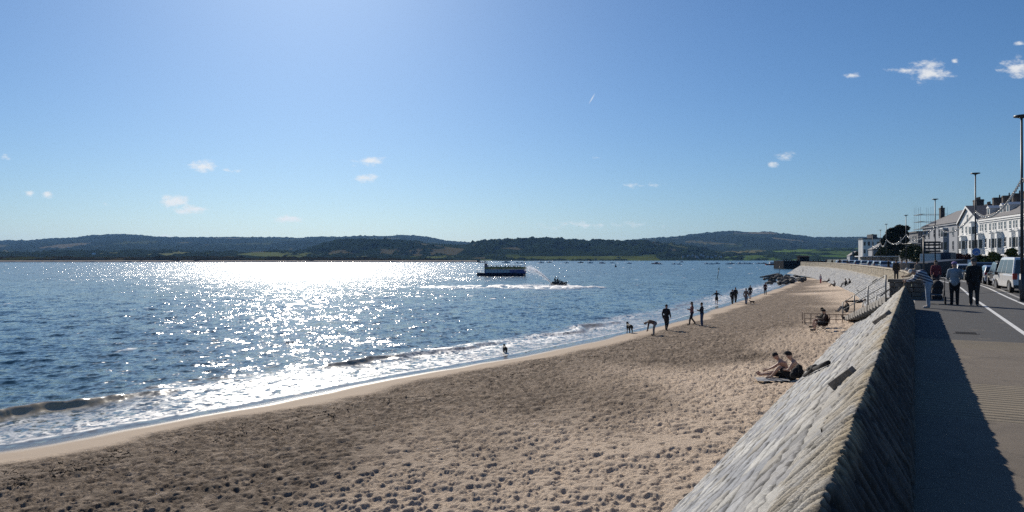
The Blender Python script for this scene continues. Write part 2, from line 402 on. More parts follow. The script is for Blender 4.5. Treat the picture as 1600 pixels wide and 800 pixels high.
# scattered little whitecaps
wc = ss(.80, .86, fbm(X*.35, Y*.16, 95, 4))*ss(12, 30, dsh)
foam = np.maximum(foam, wc*.8)
shal = np.clip(np.exp(-np.maximum(dsh,0)/4.5)*.9 + brk*.9, 0, 1)
keep = (dsh > -.35)
me = grid_mesh('sea', X, Y, zz, dict(foam=foam, shal=shal, brk=brk, chop=ss(45, 260, Y)), keep)
def sea_mat():
    m = bpy.data.materials.new('sea_water'); m.use_nodes = True; t = m.node_tree; p = t.nodes['Principled BSDF']
    def A(n):
        a = t.nodes.new('ShaderNodeAttribute'); a.attribute_name = n; return a.outputs['Fac']
    g = t.nodes.new('ShaderNodeNewGeometry')
    def vnoise(scale, amp, st=(1,1,1), rot=0, det=1.5):
        mp = t.nodes.new('ShaderNodeMapping'); mp.inputs['Scale'].default_value = st; mp.inputs['Rotation'].default_value = (0,0,rot); t.links.new(g.outputs['Position'], mp.inputs[0])
        n = t.nodes.new('ShaderNodeTexNoise'); n.inputs['Scale'].default_value = scale; n.inputs['Detail'].default_value = det; n.inputs['Roughness'].default_value = .6; t.links.new(mp.outputs[0], n.inputs['Vector'])
        s = t.nodes.new('ShaderNodeVectorMath'); s.operation = 'SUBTRACT'; t.links.new(n.outputs['Color'], s.inputs[0]); s.inputs[1].default_value = (.5,.5,.5)
        q = t.nodes.new('ShaderNodeVectorMath'); q.operation = 'MULTIPLY'; t.links.new(s.outputs[0], q.inputs[0]); q.inputs[1].default_value = (amp, amp, 0)
        return q.outputs[0]
    def add(a, b):
        s = t.nodes.new('ShaderNodeVectorMath'); s.operation = 'ADD'; t.links.new(a, s.inputs[0]); t.links.new(b, s.inputs[1]); return s.outputs[0]
    # broad gust patches make the chop uneven
    gn = t.nodes.new('ShaderNodeTexNoise'); gn.inputs['Scale'].default_value = .035; gn.inputs['Detail'].default_value = 4; t.links.new(g.outputs['Position'], gn.inputs['Vector'])
    gm = math_n(t, 'MULTIPLY', math_n(t, 'MULTIPLY_ADD', gn.outputs[0], 1.6, .25), math_n(t, 'MULTIPLY_ADD', A('chop'), .75, 1.0))
    v = add(add(vnoise(4.2, SEA_A1, (1,.7,1), R(25)), vnoise(1.3, SEA_A2, (1,.6,1), R(20))), vnoise(.33, SEA_A3, (1,.55,1), R(15)))
    vsn = t.nodes.new('ShaderNodeVectorMath'); vsn.operation = 'SCALE'; t.links.new(v, vsn.inputs[0]); t.links.new(gm, vsn.inputs['Scale'])
    # calmer film at the very edge
    vs2 = t.nodes.new('ShaderNodeVectorMath'); vs2.operation = 'SCALE'; t.links.new(vsn.outputs[0], vs2.inputs[0]); t.links.new(math_n(t, 'MULTIPLY_ADD', A('shal'), -.75, 1.0, clamp=True), vs2.inputs['Scale'])
    nn = add(g.outputs['Normal'], vs2.outputs[0])
    nrm = t.nodes.new('ShaderNodeVectorMath'); nrm.operation = 'NORMALIZE'; t.links.new(nn, nrm.inputs[0])
    t.links.new(nrm.outputs[0], p.inputs['Normal'])
    def mix(f, a, b):
        n = t.nodes.new('ShaderNodeMix'); n.data_type = 'RGBA'
        for i, x in ((0, f), (6, a), (7, b)):
            if hasattr(x, 'is_output'): t.links.new(x, n.inputs[i])
            elif i: n.inputs[i].default_value = (*x, 1)
        return n.outputs[2]
    sh2 = math_n(t, 'POWER', A('shal'), 1.5)
    c = mix(sh2, (.028,.08,.115), (.16,.13,.085))
    c = mix(math_n(t, 'MULTIPLY', A('brk'), .8, clamp=True), c, (.5,.41,.26))  # sandy breaker faces, colour brightened to stand for light glowing through the wave
    c = mix(A('foam'), c, (.78,.79,.8))
    t.links.new(c, p.inputs['Base Color'])
    p.inputs['IOR'].default_value = 1.33
    t.links.new(math_n(t, 'ADD', math_n(t, 'MULTIPLY_ADD', A('foam'), .5, SEA_R), math_n(t, 'MULTIPLY', A('chop'), .09)), p.inputs['Roughness'])
    return m
SEA_A1, SEA_A2, SEA_A3, SEA_R = .78, .58, .33, .11
tag(link('sea', me, sea_mat()), kind='structure')

# ================================================================== FAR LAND
def hill_mat(name, wood, field, cell, fieldiness, seed):
    m = bpy.data.materials.new(name); m.use_nodes = True; t = m.node_tree; p = t.nodes['Principled BSDF']
    g = t.nodes.new('ShaderNodeNewGeometry')
    mp = t.nodes.new('ShaderNodeMapping'); mp.inputs['Location'].default_value = (seed*91, seed*37, 0); mp.inputs['Scale'].default_value = (1/cell, .6/cell, 0); t.links.new(g.outputs['Position'], mp.inputs[0])
    vo = t.nodes.new('ShaderNodeTexVoronoi'); vo.inputs['Scale'].default_value = 1; t.links.new(mp.outputs[0], vo.inputs['Vector'])
    ve = t.nodes.new('ShaderNodeTexVoronoi'); ve.feature = 'DISTANCE_TO_EDGE'; ve.inputs['Scale'].default_value = 1; t.links.new(mp.outputs[0], ve.inputs['Vector'])
    sp = t.nodes.new('ShaderNodeSeparateColor'); t.links.new(vo.outputs['Color'], sp.inputs[0])
    cr = t.nodes.new('ShaderNodeValToRGB'); cr.color_ramp.interpolation = 'CONSTANT'
    e = cr.color_ramp.elements; e[0].position = 0; e[0].color = (*field[0], 1); e[1].position = .35; e[1].color = (*field[1], 1)
    x = e.new(.6); x.color = (*field[2], 1); x = e.new(.85); x.color = (*field[3], 1)
    t.links.new(sp.outputs[0], cr.inputs[0])
    a = t.nodes.new('ShaderNodeAttribute'); a.attribute_name = 'wood'
    hedge = math_n(t, 'LESS_THAN', ve.outputs[0], .05)
    isw = math_n(t, 'MAXIMUM', hedge, math_n(t, 'GREATER_THAN', math_n(t, 'ADD', a.outputs['Fac'], sp.outputs[1]), fieldiness))
    n = t.nodes.new('ShaderNodeTexNoise'); n.inputs['Scale'].default_value = .035; n.inputs['Detail'].default_value = 6; n.inputs['Roughness'].default_value = .75; t.links.new(g.outputs['Position'], n.inputs['Vector'])
    wc = t.nodes.new('ShaderNodeMix'); wc.data_type = 'RGBA'; wc.inputs[6].default_value = (*[c*.45 for c in wood], 1); wc.inputs[7].default_value = (*[c*1.6 for c in wood], 1)
    r = t.nodes.new('ShaderNodeMapRange'); t.links.new(n.outputs[0], r.inputs[0]); r.inputs[1].default_value = .35; r.inputs[2].default_value = .65; t.links.new(r.outputs[0], wc.inputs[0])
    mx = t.nodes.new('ShaderNodeMix'); mx.data_type = 'RGBA'; t.links.new(isw, mx.inputs[0]); t.links.new(cr.outputs[0], mx.inputs[6]); t.links.new(wc.outputs[2], mx.inputs[7])
    t.links.new(mx.outputs[2], p.inputs['Base Color']); p.inputs['Roughness'].default_value = 1; p.inputs['Specular IOR Level'].default_value = 0
    return m
def hill(name, prof, Y0, Yc, Y1, matl, cols_n=620, rows_n=90, canopy=13, woodf=None, base=SEA-1, seed=0, front=1.0, px0=-900, px1=2500):
    pxs = np.linspace(max(px0, prof[0][0]), min(px1, prof[-1][0]), cols_n)
    top = np.interp(pxs, [a for a,_ in prof], [b for _,b in prof])
    # soften the corners of the traced profile
    k = np.ones(9)/9; top = np.convolve(np.pad(top, 4, 'edge'), k, 'valid')
    crest = CH + (404-top)/F*Yc
    r = np.concatenate([np.linspace(0, 1, int(rows_n*.75), endpoint=False), np.linspace(1, 2, rows_n//4+1)])
    Yr = np.where(r <= 1, Y0+(Yc-Y0)*r, Yc+(Y1-Yc)*(r-1))
    XX = (pxs[None,:]-800)/F*Yr[:,None]; YY = Yr[:,None]*np.ones((1,len(pxs)))
    rr = r[:,None]*np.ones((1,len(pxs)))
    prof_r = np.where(rr <= 1, .5*np.clip(rr,0,1)**1.3+.5*np.sin(np.clip(rr,0,1)*math.pi/2)**2 if front >= .5 else np.sin(np.clip(rr,0,1)*math.pi/2)**front, np.cos(np.clip(rr-1,0,1)*math.pi/2))
    ZZ = base + (crest[None,:]-base)*prof_r
    und = (fbm(XX/(Yc*.05), YY/(Yc*.08), seed, 4)-.5)*(crest[None,:]-base)*.16*np.sin(np.clip(rr,0,1)*math.pi)*(rr<1)
    ZZ += und
    wd = fbm(XX/(Yc*.035), YY/(Yc*.06), seed+40, 4)
    can = np.maximum(fbm(XX/26, YY/40, seed+70, 4, .7)-.38, 0)*canopy*2.2
    ZZ += can*ss(.42,.5,wd)*ss(0,.06,rr) - canopy*.25
    me = grid_mesh(name, XX, YY, ZZ, dict(wood=ss(.35,.65,wd)))
    return tag(link(name, me, matl), kind='structure')
W1 = (.017,.027,.016)
h1 = hill_mat('far_hill_cover', W1, [(.05,.06,.025),(.09,.085,.04),(.035,.05,.02),(.13,.11,.06)], 330, .72, 1)
h2 = hill_mat('wooded_hill_cover', (.014,.024,.011), [(.05,.07,.025),(.07,.08,.03),(.05,.07,.02),(.09,.08,.045)], 300, .5, 2)
h3 = hill_mat('shore_fields_cover', (.016,.028,.013), [(.075,.13,.03),(.095,.15,.035),(.07,.11,.028),(.14,.13,.06)], 190, 1.02, 3)
h4 = hill_mat('dune_cover', (.02,.02,.014), [(.05,.05,.028),(.07,.06,.035),(.04,.045,.02),(.08,.065,.04)], 60, .8, 4)
hill('hill', [(-900,392),(-500,386),(-200,381),(0,377),(60,374),(110,372),(150,368),(180,366),(215,367),(250,371),(400,371),(500,371),(560,368),(640,368),(665,370),(700,377),(760,381),(820,385),(1000,392),(1150,400)], 2400, 6500, 8200, h1, seed=1, rows_n=150, canopy=16, front=.9)
hill('hill', [(820,395),(900,385),(950,379),(1000,374),(1060,369),(1100,364),(1150,361),(1210,363),(1240,367),(1270,371),(1350,371),(1500,373),(1700,376),(2100,380),(2500,386)], 2600, 6000, 7600, h1, seed=11, rows_n=130, canopy=16, front=1.0)
hill('hill', [(380,405),(430,400),(480,388),(510,379),(540,374),(600,374),(660,378),(720,381),(760,376),(800,372),(860,372),(900,375),(960,376),(1010,377),(1050,381),(1090,387),(1120,392),(1180,397),(1260,402)], 1960, 2800, 3500, h2, seed=21, rows_n=120, canopy=13, front=.75)
hill('shore_fields', [(900,403),(1000,399),(1080,396),(1130,394),(1180,392),(1230,390),(1300,387),(1400,386),(1600,386),(1900,388),(2400,392)], 1950, 2900, 3600, h3, seed=33, rows_n=90, canopy=8, front=.8)
hill('shore_fields', [(-900,401),(-300,398),(0,394),(200,391),(320,393),(430,392),(520,395),(640,397),(760,397),(860,399),(980,402)], 1700, 2450, 3000, hill_mat('left_shore_cover', (.015,.024,.013), [(.11,.13,.05),(.14,.15,.07),(.10,.12,.04),(.17,.14,.09)], 240, .75, 6), seed=43, rows_n=90, canopy=10, front=.8)
hill('dune_spit', [(-900,402.6),(-300,402),(0,401.5),(100,401.2),(180,400.6),(250,400.8),(320,401.5),(400,402),(480,402.4),(560,403),(640,404.5),(700,406),(750,408)], 1090, 1150, 1260, h4, seed=53, rows_n=60, canopy=3.2, cols_n=1100, front=.42)
# pale sand foot of the spit
x0, x1 = at(-900,1085), at(745,1085)
n = 120; xs = np.linspace(x0, x1, n); yy = np.array([0, 3, 8])
wob = (fbm(xs/60, xs*0, 4, 3)-.5)*10
XX = np.tile(xs, (3,1)); YY = 1084+wob[None,:]+yy[:,None]; ZZ = np.array([SEA-.4, SEA+1.6, SEA+2.4])[:,None]*np.ones((1,n))
tag(link('spit_sand', grid_mesh('spit_sand', XX, YY, ZZ), mat('pale_sand', (.42,.34,.27), .9, scale=.05)), kind='structure')
# low bright meadow at the foot of the wooded hill
xs = np.linspace(at(800,1930), at(1030,1930), 80); XX = np.tile(xs, (4,1)); YY = np.array([1900,1925,1955,1990])[:,None]*np.ones((1,80)); ZZ = np.array([SEA-.5, SEA+3, SEA+7, SEA+12])[:,None]*np.ones((1,80)) + (fbm(XX/40,YY/20,5,3)-.5)*2
tag(link('shore_meadow', grid_mesh('shore_meadow', XX, YY, ZZ), mat('meadow', (.085,.105,.03), 1, var=.35, scale=.02, spec=0)), kind='structure')
# town-side land sheet up to the hills
LB = [tuple(wl(s, -.05)) for s in np.arange(-50, WS[-1], 6)] + [tuple(wl(WS[-1], -.05)), (112,266),(172,404),(640,1500),(1250,2700),(5200,2900),(5200,-80)]
m_ = MB(); m_.add([(x, y, -.14) for x, y in LB], [tuple(range(len(LB)))[::-1]])
me = m_.mesh('land'); bm = bmesh.new(); bm.from_mesh(me); bmesh.ops.triangulate(bm, faces=bm.faces); bm.to_mesh(me); bm.free()
tag(link('town_ground', me, mat('town_ground', (.09,.10,.07), 1, var=.3, scale=.03)), kind='structure')
# haze
HZ = MB(); HZ.box(-12000, -700, SEA-4, 12000, 11500, 330)
hz = HZ.build('haze', None); hz.data.materials.clear()
hm = bpy.data.materials.new('haze_air'); hm.use_nodes = True; t = hm.node_tree; t.nodes.remove(t.nodes['Principled BSDF'])
pv = t.nodes.new('ShaderNodeVolumePrincipled'); pv.inputs['Density'].default_value = HAZE = 3.4e-5; pv.inputs['Color'].default_value = (.24,.50,1,1); pv.inputs['Anisotropy'].default_value = .3
t.links.new(pv.outputs[0], t.nodes['Material Output'].inputs['Volume']); hz.data.materials.append(hm)
tag(hz, 'thin blue air haze over the estuary', 'haze', kind='stuff')
# ================================================================== SEA WALL
def attr_mat(name, f):
    m = bpy.data.materials.new(name); m.use_nodes = True; t = m.node_tree; f(t, t.nodes['Principled BSDF']); return m
def AT(t, n):
    a = t.nodes.new('ShaderNodeAttribute'); a.attribute_name = n; return a.outputs['Fac']
def NOI(t, s, d=5, r=.6, st=None):
    tc = t.nodes.new('ShaderNodeTexCoord'); n = t.nodes.new('ShaderNodeTexNoise'); n.inputs['Scale'].default_value = s; n.inputs['Detail'].default_value = d; n.inputs['Roughness'].default_value = r
    if st:
        mp = t.nodes.new('ShaderNodeMapping'); mp.inputs['Scale'].default_value = st; t.links.new(tc.outputs['Object'], mp.inputs[0]); t.links.new(mp.outputs[0], n.inputs['Vector'])
    else: t.links.new(tc.outputs['Object'], n.inputs['Vector'])
    return n.outputs[0]
def MIX(t, f, a, b):
    n = t.nodes.new('ShaderNodeMix'); n.data_type = 'RGBA'
    for i, v in ((0, f), (6, a), (7, b)):
        if hasattr(v, 'is_output'): t.links.new(v, n.inputs[i])
        elif i: n.inputs[i].default_value = (*v, 1)
        else: n.inputs[0].default_value = v
    return n.outputs[2]
def RAMP(t, f, stops):
    n = t.nodes.new('ShaderNodeValToRGB'); t.links.new(f, n.inputs[0]); e = n.color_ramp.elements
    e[0].position = stops[0][0]; e[0].color = (*stops[0][1], 1); e[1].position = stops[-1][0]; e[1].color = (*stops[-1][1], 1)
    for a, c in stops[1:-1]: x = e.new(a); x.color = (*c, 1)
    return n.outputs[0]
def BUMP(t, p, h, dist, st=1):
    b = t.nodes.new('ShaderNodeBump'); b.inputs['Distance'].default_value = dist; b.inputs['Strength'].default_value = st; t.links.new(h, b.inputs['Height']); t.links.new(b.outputs[0], p.inputs['Normal'])
def f_rev(t, p):
    c = RAMP(t, AT(t, 'cid'), [(0,(.16,.175,.20)),(.25,(.40,.415,.44)),(.5,(.25,.26,.285)),(.75,(.54,.54,.52)),(1,(.30,.285,.26))])
    c = MIX(t, math_n(t,'MULTIPLY_ADD', NOI(t, 3, 7, .7), 1.6, -.75, clamp=True), c, (.38,.38,.37))
    c = MIX(t, math_n(t,'MULTIPLY_ADD', NOI(t, 14, 6, .75, (1,.4,1)), 2.2, -.95, clamp=True), c, (.09,.09,.09))
    c = MIX(t, AT(t, 'tan'), c, MIX(t, NOI(t, 6, 6, .7), (.44,.40,.33), (.33,.30,.26)))
    c = MIX(t, AT(t, 'joint'), c, (.03,.03,.03))
    t.links.new(c, p.inputs['Base Color']); p.inputs['Roughness'].default_value = .8; p.inputs['Specular IOR Level'].default_value = .12
    BUMP(t, p, math_n(t,'ADD', NOI(t, 22, 6, .7), math_n(t,'MULTIPLY', NOI(t, 90, 3), .3)), .009)
rev_m = attr_mat('pitched_grey_stone', f_rev)
def f_wall(t, p):
    c = RAMP(t, AT(t, 'cid'), [(0,(.03,.03,.035)),(.35,(.08,.08,.08)),(.6,(.045,.045,.05)),(.85,(.17,.155,.14)),(1,(.06,.06,.06))])  # inner face stones darkened in colour to carry its shade
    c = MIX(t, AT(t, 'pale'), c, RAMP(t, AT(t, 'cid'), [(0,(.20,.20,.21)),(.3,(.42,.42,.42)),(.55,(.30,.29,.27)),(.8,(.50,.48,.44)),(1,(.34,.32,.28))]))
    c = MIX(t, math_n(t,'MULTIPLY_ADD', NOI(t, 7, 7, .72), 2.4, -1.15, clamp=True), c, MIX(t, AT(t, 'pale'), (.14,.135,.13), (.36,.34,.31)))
    c = MIX(t, AT(t, 'tan'), c, (.40,.33,.22))
    c = MIX(t, AT(t, 'joint'), c, (.03,.028,.026))
    t.links.new(c, p.inputs['Base Color']); p.inputs['Specular IOR Level'].default_value = .15; p.inputs['Roughness'].default_value = .85
    BUMP(t, p, math_n(t,'ADD', NOI(t, 26, 6, .75), math_n(t,'MULTIPLY', NOI(t, 90, 3), .4)), .012)
wall_m = attr_mat('rubble_wall_stone', f_wall)

def sweep(s, P, Zc, disp=None, ndir=None):           # s (n), P (k) offsets, Zc (k) heights
    Sg, Pg = np.meshgrid(s, P, indexing='ij'); Zg = np.ones_like(Sg)*np.asarray(Zc)[None,:]
    return Sg, Pg, Zg
def s_steps(a, b):
    out = [a]
    while out[-1] < b: out.append(out[-1]+(max(.013, abs(out[-1])*.0045) if out[-1] > 1.5 else .12))
    out[-1] = b; return np.array(out)
S_W = sY(27.0); S_P = sY(34.0); S_E = float(WS[-1])
def cut(s): return 0
# --- the long pitched slope, whole length
K = .984; SL = math.atan(K); cn, sn = math.cos(SL), math.sin(SL)
def revet(name, sA, sB, p0):
    s = s_steps(sA, sB); p1 = 4.6; L = np.linspace(0, (p1-p0)/cn, 330)
    Sg, Lg = np.meshgrid(s, L, indexing='ij')
    z0s = .604 + (-.36-.604)*ss(S_W-.1, S_W+2.5, Sg); Kp = (z0s+2.15)/2.8
    Pn = p0 + Lg*cn; Zn = z0s-(Pn-.6)*Kp
    wob = fbm(Sg*.5, Lg*.5, 4, 3)*1.2
    # long flat slabs laid in ragged courses running with the wall, narrower near the top
    row = Lg/.25 + (wob-.6)*.45
    ri = np.floor(row); rf = row-ri
    ln = .30+.40*hsh(ri, ri*0, 5); off = hsh(ri, ri*0, 6)*5
    q = Sg/ln + off + rf*.22*(hsh(ri,ri*0,8)-.3); qi = np.floor(q); qf = q-qi
    cid = hsh(qi, ri, 12)
    ed = np.minimum(np.minimum(rf, 1-rf)*.235, np.minimum(qf, 1-qf)*ln)
    joint = 1-ss(.010, .034, ed+(fbm(Sg*7,Lg*7,3,3)-.5)*.03)
    tilt = (qf-.5)*(hsh(qi,ri,14)-.35)*.05 + (rf-.5)*(hsh(qi,ri,15)-.5)*.03
    d = (cid-.5)*.020 + tilt*.5 - .020*joint + (fbm(Sg*5, Lg*8, 20, 4)-.5)*.010 + (fbm(Sg*.7, Lg*.7, 25, 2)-.5)*.02
    tanm = np.clip(ss(1.0, .25, Lg + (fbm(Sg*.8, Lg*1.5, 30, 3)-.5)*.9)*.3, 0, 1)
    rib = ss(.7,.2,Lg)
    d += rib*(np.abs((Sg*4.2+Lg*1.1+fbm(Sg*2,Lg*2,33,2)*1.4) % 1-.5)-.25)*.045
    d += .07*ss(.25,0,Lg)*0
    Pn = Pn + d*sn; Zn = Zn + d*cn
    X, Y = wl(Sg, Pn)
    X = X[:, ::-1]; Y = Y[:, ::-1]; Zn = Zn[:, ::-1]
    me = grid_mesh(name, X, Y, Zn, dict(cid=cid[:, ::-1], joint=(joint*.9)[:, ::-1], tan=tanm[:, ::-1]))
    return me
rv = link('stone_revetment', revet('revetment', -12, S_E, .60), rev_m)
tag(rv, 'pale grey stone slope of pitched slabs running from the wall down to the sand', 'sea defence')

def wallskin(name, sA, sB, prof, sc_=(.55,.16), seed=0, lean=.5, dmax=.05, jd=.045, nd=.018, wob=1.0, wob2=0, nk=60, flip=False, step=None):
    prof = np.array(prof, float); seg = np.hypot(*np.diff(prof, axis=0).T); cum = np.concatenate([[0], np.cumsum(seg)])
    l = np.linspace(0, cum[-1], nk); P = np.interp(l, cum, prof[:,0]); Zc = np.interp(l, cum, prof[:,1])
    nx = np.gradient(Zc, l); nz_ = -np.gradient(P, l); k = np.ones(3)/3
    s = s_steps(sA, sB)
    Sg, Lg = np.meshgrid(s, l, indexing='ij')
    row = (Sg + Lg*lean*(.6+.8*fbm(Sg*.3,Lg*0,seed+2,2)))/sc_[1]; row += (fbm(Sg*1.2, Lg*1.2, seed, 3)-.5)*wob
    row += (fbm(Sg*1.1, Sg*0+3, seed+31, 4)-.5)*5.0*wob2 + (fbm(Sg*.5, Lg*2.2, seed+33, 3)-.5)*2.6*wob2
    ri = np.floor(row); rf = row-ri; ln = sc_[0]*(.6+.9*hsh(ri,ri*0,seed+5)); q = Lg/ln+hsh(ri,ri*0,seed+6)*4; qi = np.floor(q); qf = q-qi
    cid = hsh(qi, ri, seed+12); ed = np.minimum(np.minimum(rf,1-rf)*sc_[1], np.minimum(qf,1-qf)*ln)
    joint = 1-ss(.006,.034,ed+(fbm(Sg*11,Lg*11,seed+1,2)-.5)*.02)
    d = (cid-.5)*dmax*1.6 + (rf-.5)*(hsh(qi,ri,seed+15)-.4)*dmax*1.2 - jd*joint + (fbm(Sg*9,Lg*6,seed+20,5,.65)-.5)*nd
    Pn = P[None,:] - d*nx[None,:]*-1*-1; Zn = Zc[None,:] - d*nz_[None,:]*1
    return Sg, Lg, Pn, Zn, cid, joint, d
# near parapet: inner face, shade put into its dark stone colour, up to a ragged ridge, then a short cap going down on the sea side
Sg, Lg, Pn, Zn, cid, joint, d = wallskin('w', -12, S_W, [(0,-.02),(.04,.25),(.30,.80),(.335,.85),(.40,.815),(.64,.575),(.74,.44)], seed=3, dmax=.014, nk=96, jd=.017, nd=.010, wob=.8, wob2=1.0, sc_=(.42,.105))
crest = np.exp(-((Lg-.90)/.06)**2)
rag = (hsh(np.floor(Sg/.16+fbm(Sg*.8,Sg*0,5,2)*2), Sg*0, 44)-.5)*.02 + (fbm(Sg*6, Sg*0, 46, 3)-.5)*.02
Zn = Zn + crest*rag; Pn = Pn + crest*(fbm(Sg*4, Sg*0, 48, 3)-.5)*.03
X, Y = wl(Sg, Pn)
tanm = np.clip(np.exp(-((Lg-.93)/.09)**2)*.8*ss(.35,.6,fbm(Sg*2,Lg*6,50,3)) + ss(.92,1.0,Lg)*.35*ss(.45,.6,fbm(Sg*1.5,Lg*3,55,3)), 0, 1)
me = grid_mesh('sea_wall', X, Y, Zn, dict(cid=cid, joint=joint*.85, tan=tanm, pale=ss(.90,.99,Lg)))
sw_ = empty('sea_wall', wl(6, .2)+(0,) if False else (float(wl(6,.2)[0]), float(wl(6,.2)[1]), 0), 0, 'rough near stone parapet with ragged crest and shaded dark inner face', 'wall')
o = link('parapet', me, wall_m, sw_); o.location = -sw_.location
# closing end of the near parapet
m = MB(); a = [wl(S_W+.02, p) for p in (0,.04,.30,.335,.40,.64)]; zz_ = (-.02,.25,.80,.85,.815,.575)
m.add([(x, y, z) for (x, y), z in zip(a, zz_)]+[(*wl(S_W+.02,.64), -.4), (*wl(S_W+.02,0), -.4)], [tuple(range(8))])
o = m.build('end_face', wall_m, sw_); o.location = -sw_.location
# far parapet: vertical sides with a coping
fw = empty('sea_wall', (*map(float, wl(S_P+20, .2)), 0), 0, 'long curving tan stone wall beyond the steps, sunlit on its beach side', 'wall')
def strip(name, sA, sB, prof, mt, parent, **k):
    Sg, Lg, Pn, Zn, cid, joint, d = wallskin(name, sA, sB, prof, **k); X, Y = wl(Sg, Pn)
    me = grid_mesh(name, X, Y, Zn, dict(cid=cid, joint=joint*.6, tan=np.full(X.shape, .45), pale=np.full(X.shape, .5))); o = link(name, me, mt, parent); o.location = -parent.location; return o
strip('parapet', S_P, S_E, [(0,-.05),(0,.74),(.44,.74),(.46,-.30),(.66,-.46)], wall_m, fw, sc_=(.3,.35), lean=0, seed=60, dmax=.03, nk=44)
def coping_mat(t, p):
    c = MIX(t, math_n(t,'MULTIPLY_ADD', NOI(t, 2.5, 7, .7), 1.8, -.4, clamp=True), (.36,.31,.24), (.47,.42,.34)); t.links.new(c, p.inputs['Base Color']); p.inputs['Roughness'].default_value = .8; BUMP(t, p, NOI(t, 20), .01)
cop_m = attr_mat('coping_stone', coping_mat)
m = MB(); L_ = .95; s = S_P+.6; gapp = .02
while s < S_E-1:
    q = [wl(s, -.05), wl(s, .52), wl(s+L_-gapp, .52), wl(s+L_-gapp, -.05)]
    zt = .86+rnd.uniform(-.008,.008)
    m.add([(x, y, .745) for x, y in q]+[(x, y, zt) for x, y in q], [(0,1,2,3)[::-1],(4,5,6,7),(0,1,5,4),(1,2,6,5),(2,3,7,6),(3,0,4,7)]); s += L_
o = m.build('coping', cop_m, fw); o.location = -fw.location
# pier at the head of the steps
ang = wdir(S_P); px_, py_ = wl(S_P-.1, .45)
pr = empty('wall_pier', (float(px_), float(py_), 0), ang, 'dark squat masonry pier at the head of the beach steps', 'pier')
dark_stone = mat('dark_masonry', (.13,.115,.10), .9, var=.5, scale=5, bump=.03, bscale=9)
m = MB(); rr = random.Random(5)
for r_ in range(5):
    z0 = -.3+r_*.21
    x = -.62+(.0 if r_%2 else -.12)
    while x < .7:
        wdt = rr.uniform(.28,.46); x1 = min(x+wdt, .80)
        m.box(max(x,-.62)+.008, -.36-rr.uniform(0,.03), z0+.008, x1-.008, .36, z0+.2, M=None); x += wdt
m.build('masonry', dark_stone, pr, bevel=.015)
m = MB(); m.box(-.68,-.42,.755,.84,.42,.90); m.build('capstone', dark_stone, pr, bevel=.02)

# steps down to the beach, running along the slope away from the camera
stair_m = mat('weathered_concrete', (.27,.255,.235), .85, var=.25, scale=3, bump=.01, bscale=30)
st = empty('beach_steps', (*map(float, wl(sY(36), .8)), 0), 0, 'concrete steps descending the stone slope from the wall gap to the sand', 'steps')
sa, sb, pa, pb, za, zb = sY(35.2), sY(48.0), .55, 3.75, -.02, -2.2
m = MB(); n = 17
for i in range(n):
    f0, f1 = i/n, (i+1)/n
    s0, s1 = sa+(sb-sa)*f0, sa+(sb-sa)*f1; pA, pB = pa+(pb-pa)*f0, pa+(pb-pa)*f1; zt = za+(zb-za)*f1+.10
    q = [wl(s0, pA-.55), wl(s0, pA+.75), wl(s1+.1, pB+.75), wl(s1+.1, pB-.55)]
    m.add([(x, y, zt-.3) for x, y in q]+[(x, y, zt) for x, y in q], [(0,1,2,3)[::-1],(4,5,6,7),(0,1,5,4),(1,2,6,5),(2,3,7,6),(3,0,4,7)])
o = m.build('treads', stair_m, st); o.location = -st.location
for dpp in (-.72,):
    m = MB(); nn_s = 12
    for i in range(nn_s):
        f0, f1 = i/nn_s, (i+1)/nn_s; q = []
        for f in (f0, f1):
            for dd_ in (0, .16): x, y = wl(sa+(sb-sa)*f+.1, pa+(pb-pa)*f+dpp+dd_); q.append((float(x), float(y), za+(zb-za)*f+.12))
        vs = q+[(x, y, z-.32) for x, y, z in q]; m.add(vs, [(0,1,3,2),(4,6,7,5),(0,2,6,4),(1,5,7,3)]+([(0,4,5,1)] if i == 0 else [])+([(2,3,7,6)] if i == nn_s-1 else []))
    o = m.build('side_wall', stair_m, st); o.location = -st.location
steel = mat('grey_galvanised_steel', (.16,.17,.18), .45, var=.1, metal=.6)
def rail(label, dp, name='handrail', s0=sa, s1=sb, n=4):
    e = empty(name, (*map(float, wl(s0, pa+dp)), 0), 0, label, 'handrail', 'handrails of the beach steps')
    def P(f, h): s = s0+(s1-s0)*f; x, y = wl(s, pa+(pb-pa)*f+dp); return (float(x), float(y), za+(zb-za)*f+h+.08)
    for h, nm in ((.98,'top_rail'),(.50,'middle_rail')):
        o = MB().path([P(f, h) for f in np.linspace(0, 1, 12)], .026).build(nm, steel, e, True); o.location = -e.location
    for i in range(n):
        f = i/(n-1); o = MB().tube(P(f,-.3), P(f,1.0), .04).build('post', steel, e, True); o.location = -e.location
rail('grey steel handrail on the seaward edge of the beach steps', .72)
rail('grey steel handrail on the wall side of the beach steps', -.5)
# low barrier frame standing on the sand at the foot of the steps
bx0, by0 = gp(1257, 500, -2.2); bx1, by1 = gp(1336, 503, -2.2)
e = empty('beach_barrier', (bx0, by0, gz(bx0,by0)), math.atan2(by1-by0, bx1-bx0), 'low rusty tubular barrier standing on the sand beside the steps', 'barrier')
L_ = math.hypot(bx1-bx0, by1-by0); rust = mat('rusty_steel', (.17,.11,.08), .8, var=.4, scale=8)
m = MB()
for z in (.15,.42,.75): m.tube((0,0,z),(L_,0,z),.022)
m.build('bar', rust, e, True)
for i in range(9): MB().tube((L_*i/8,0,-.15),(L_*i/8,0,.76),.02).build('upright', rust, e, True)
m = MB()
for z in (.15,.75): m.tube((0,0,z),(-.35,1.6,z),.022)
m.tube((-.35,1.6,-.2),(-.35,1.6,.76),.022); m.build('return_bar', rust, e, True)

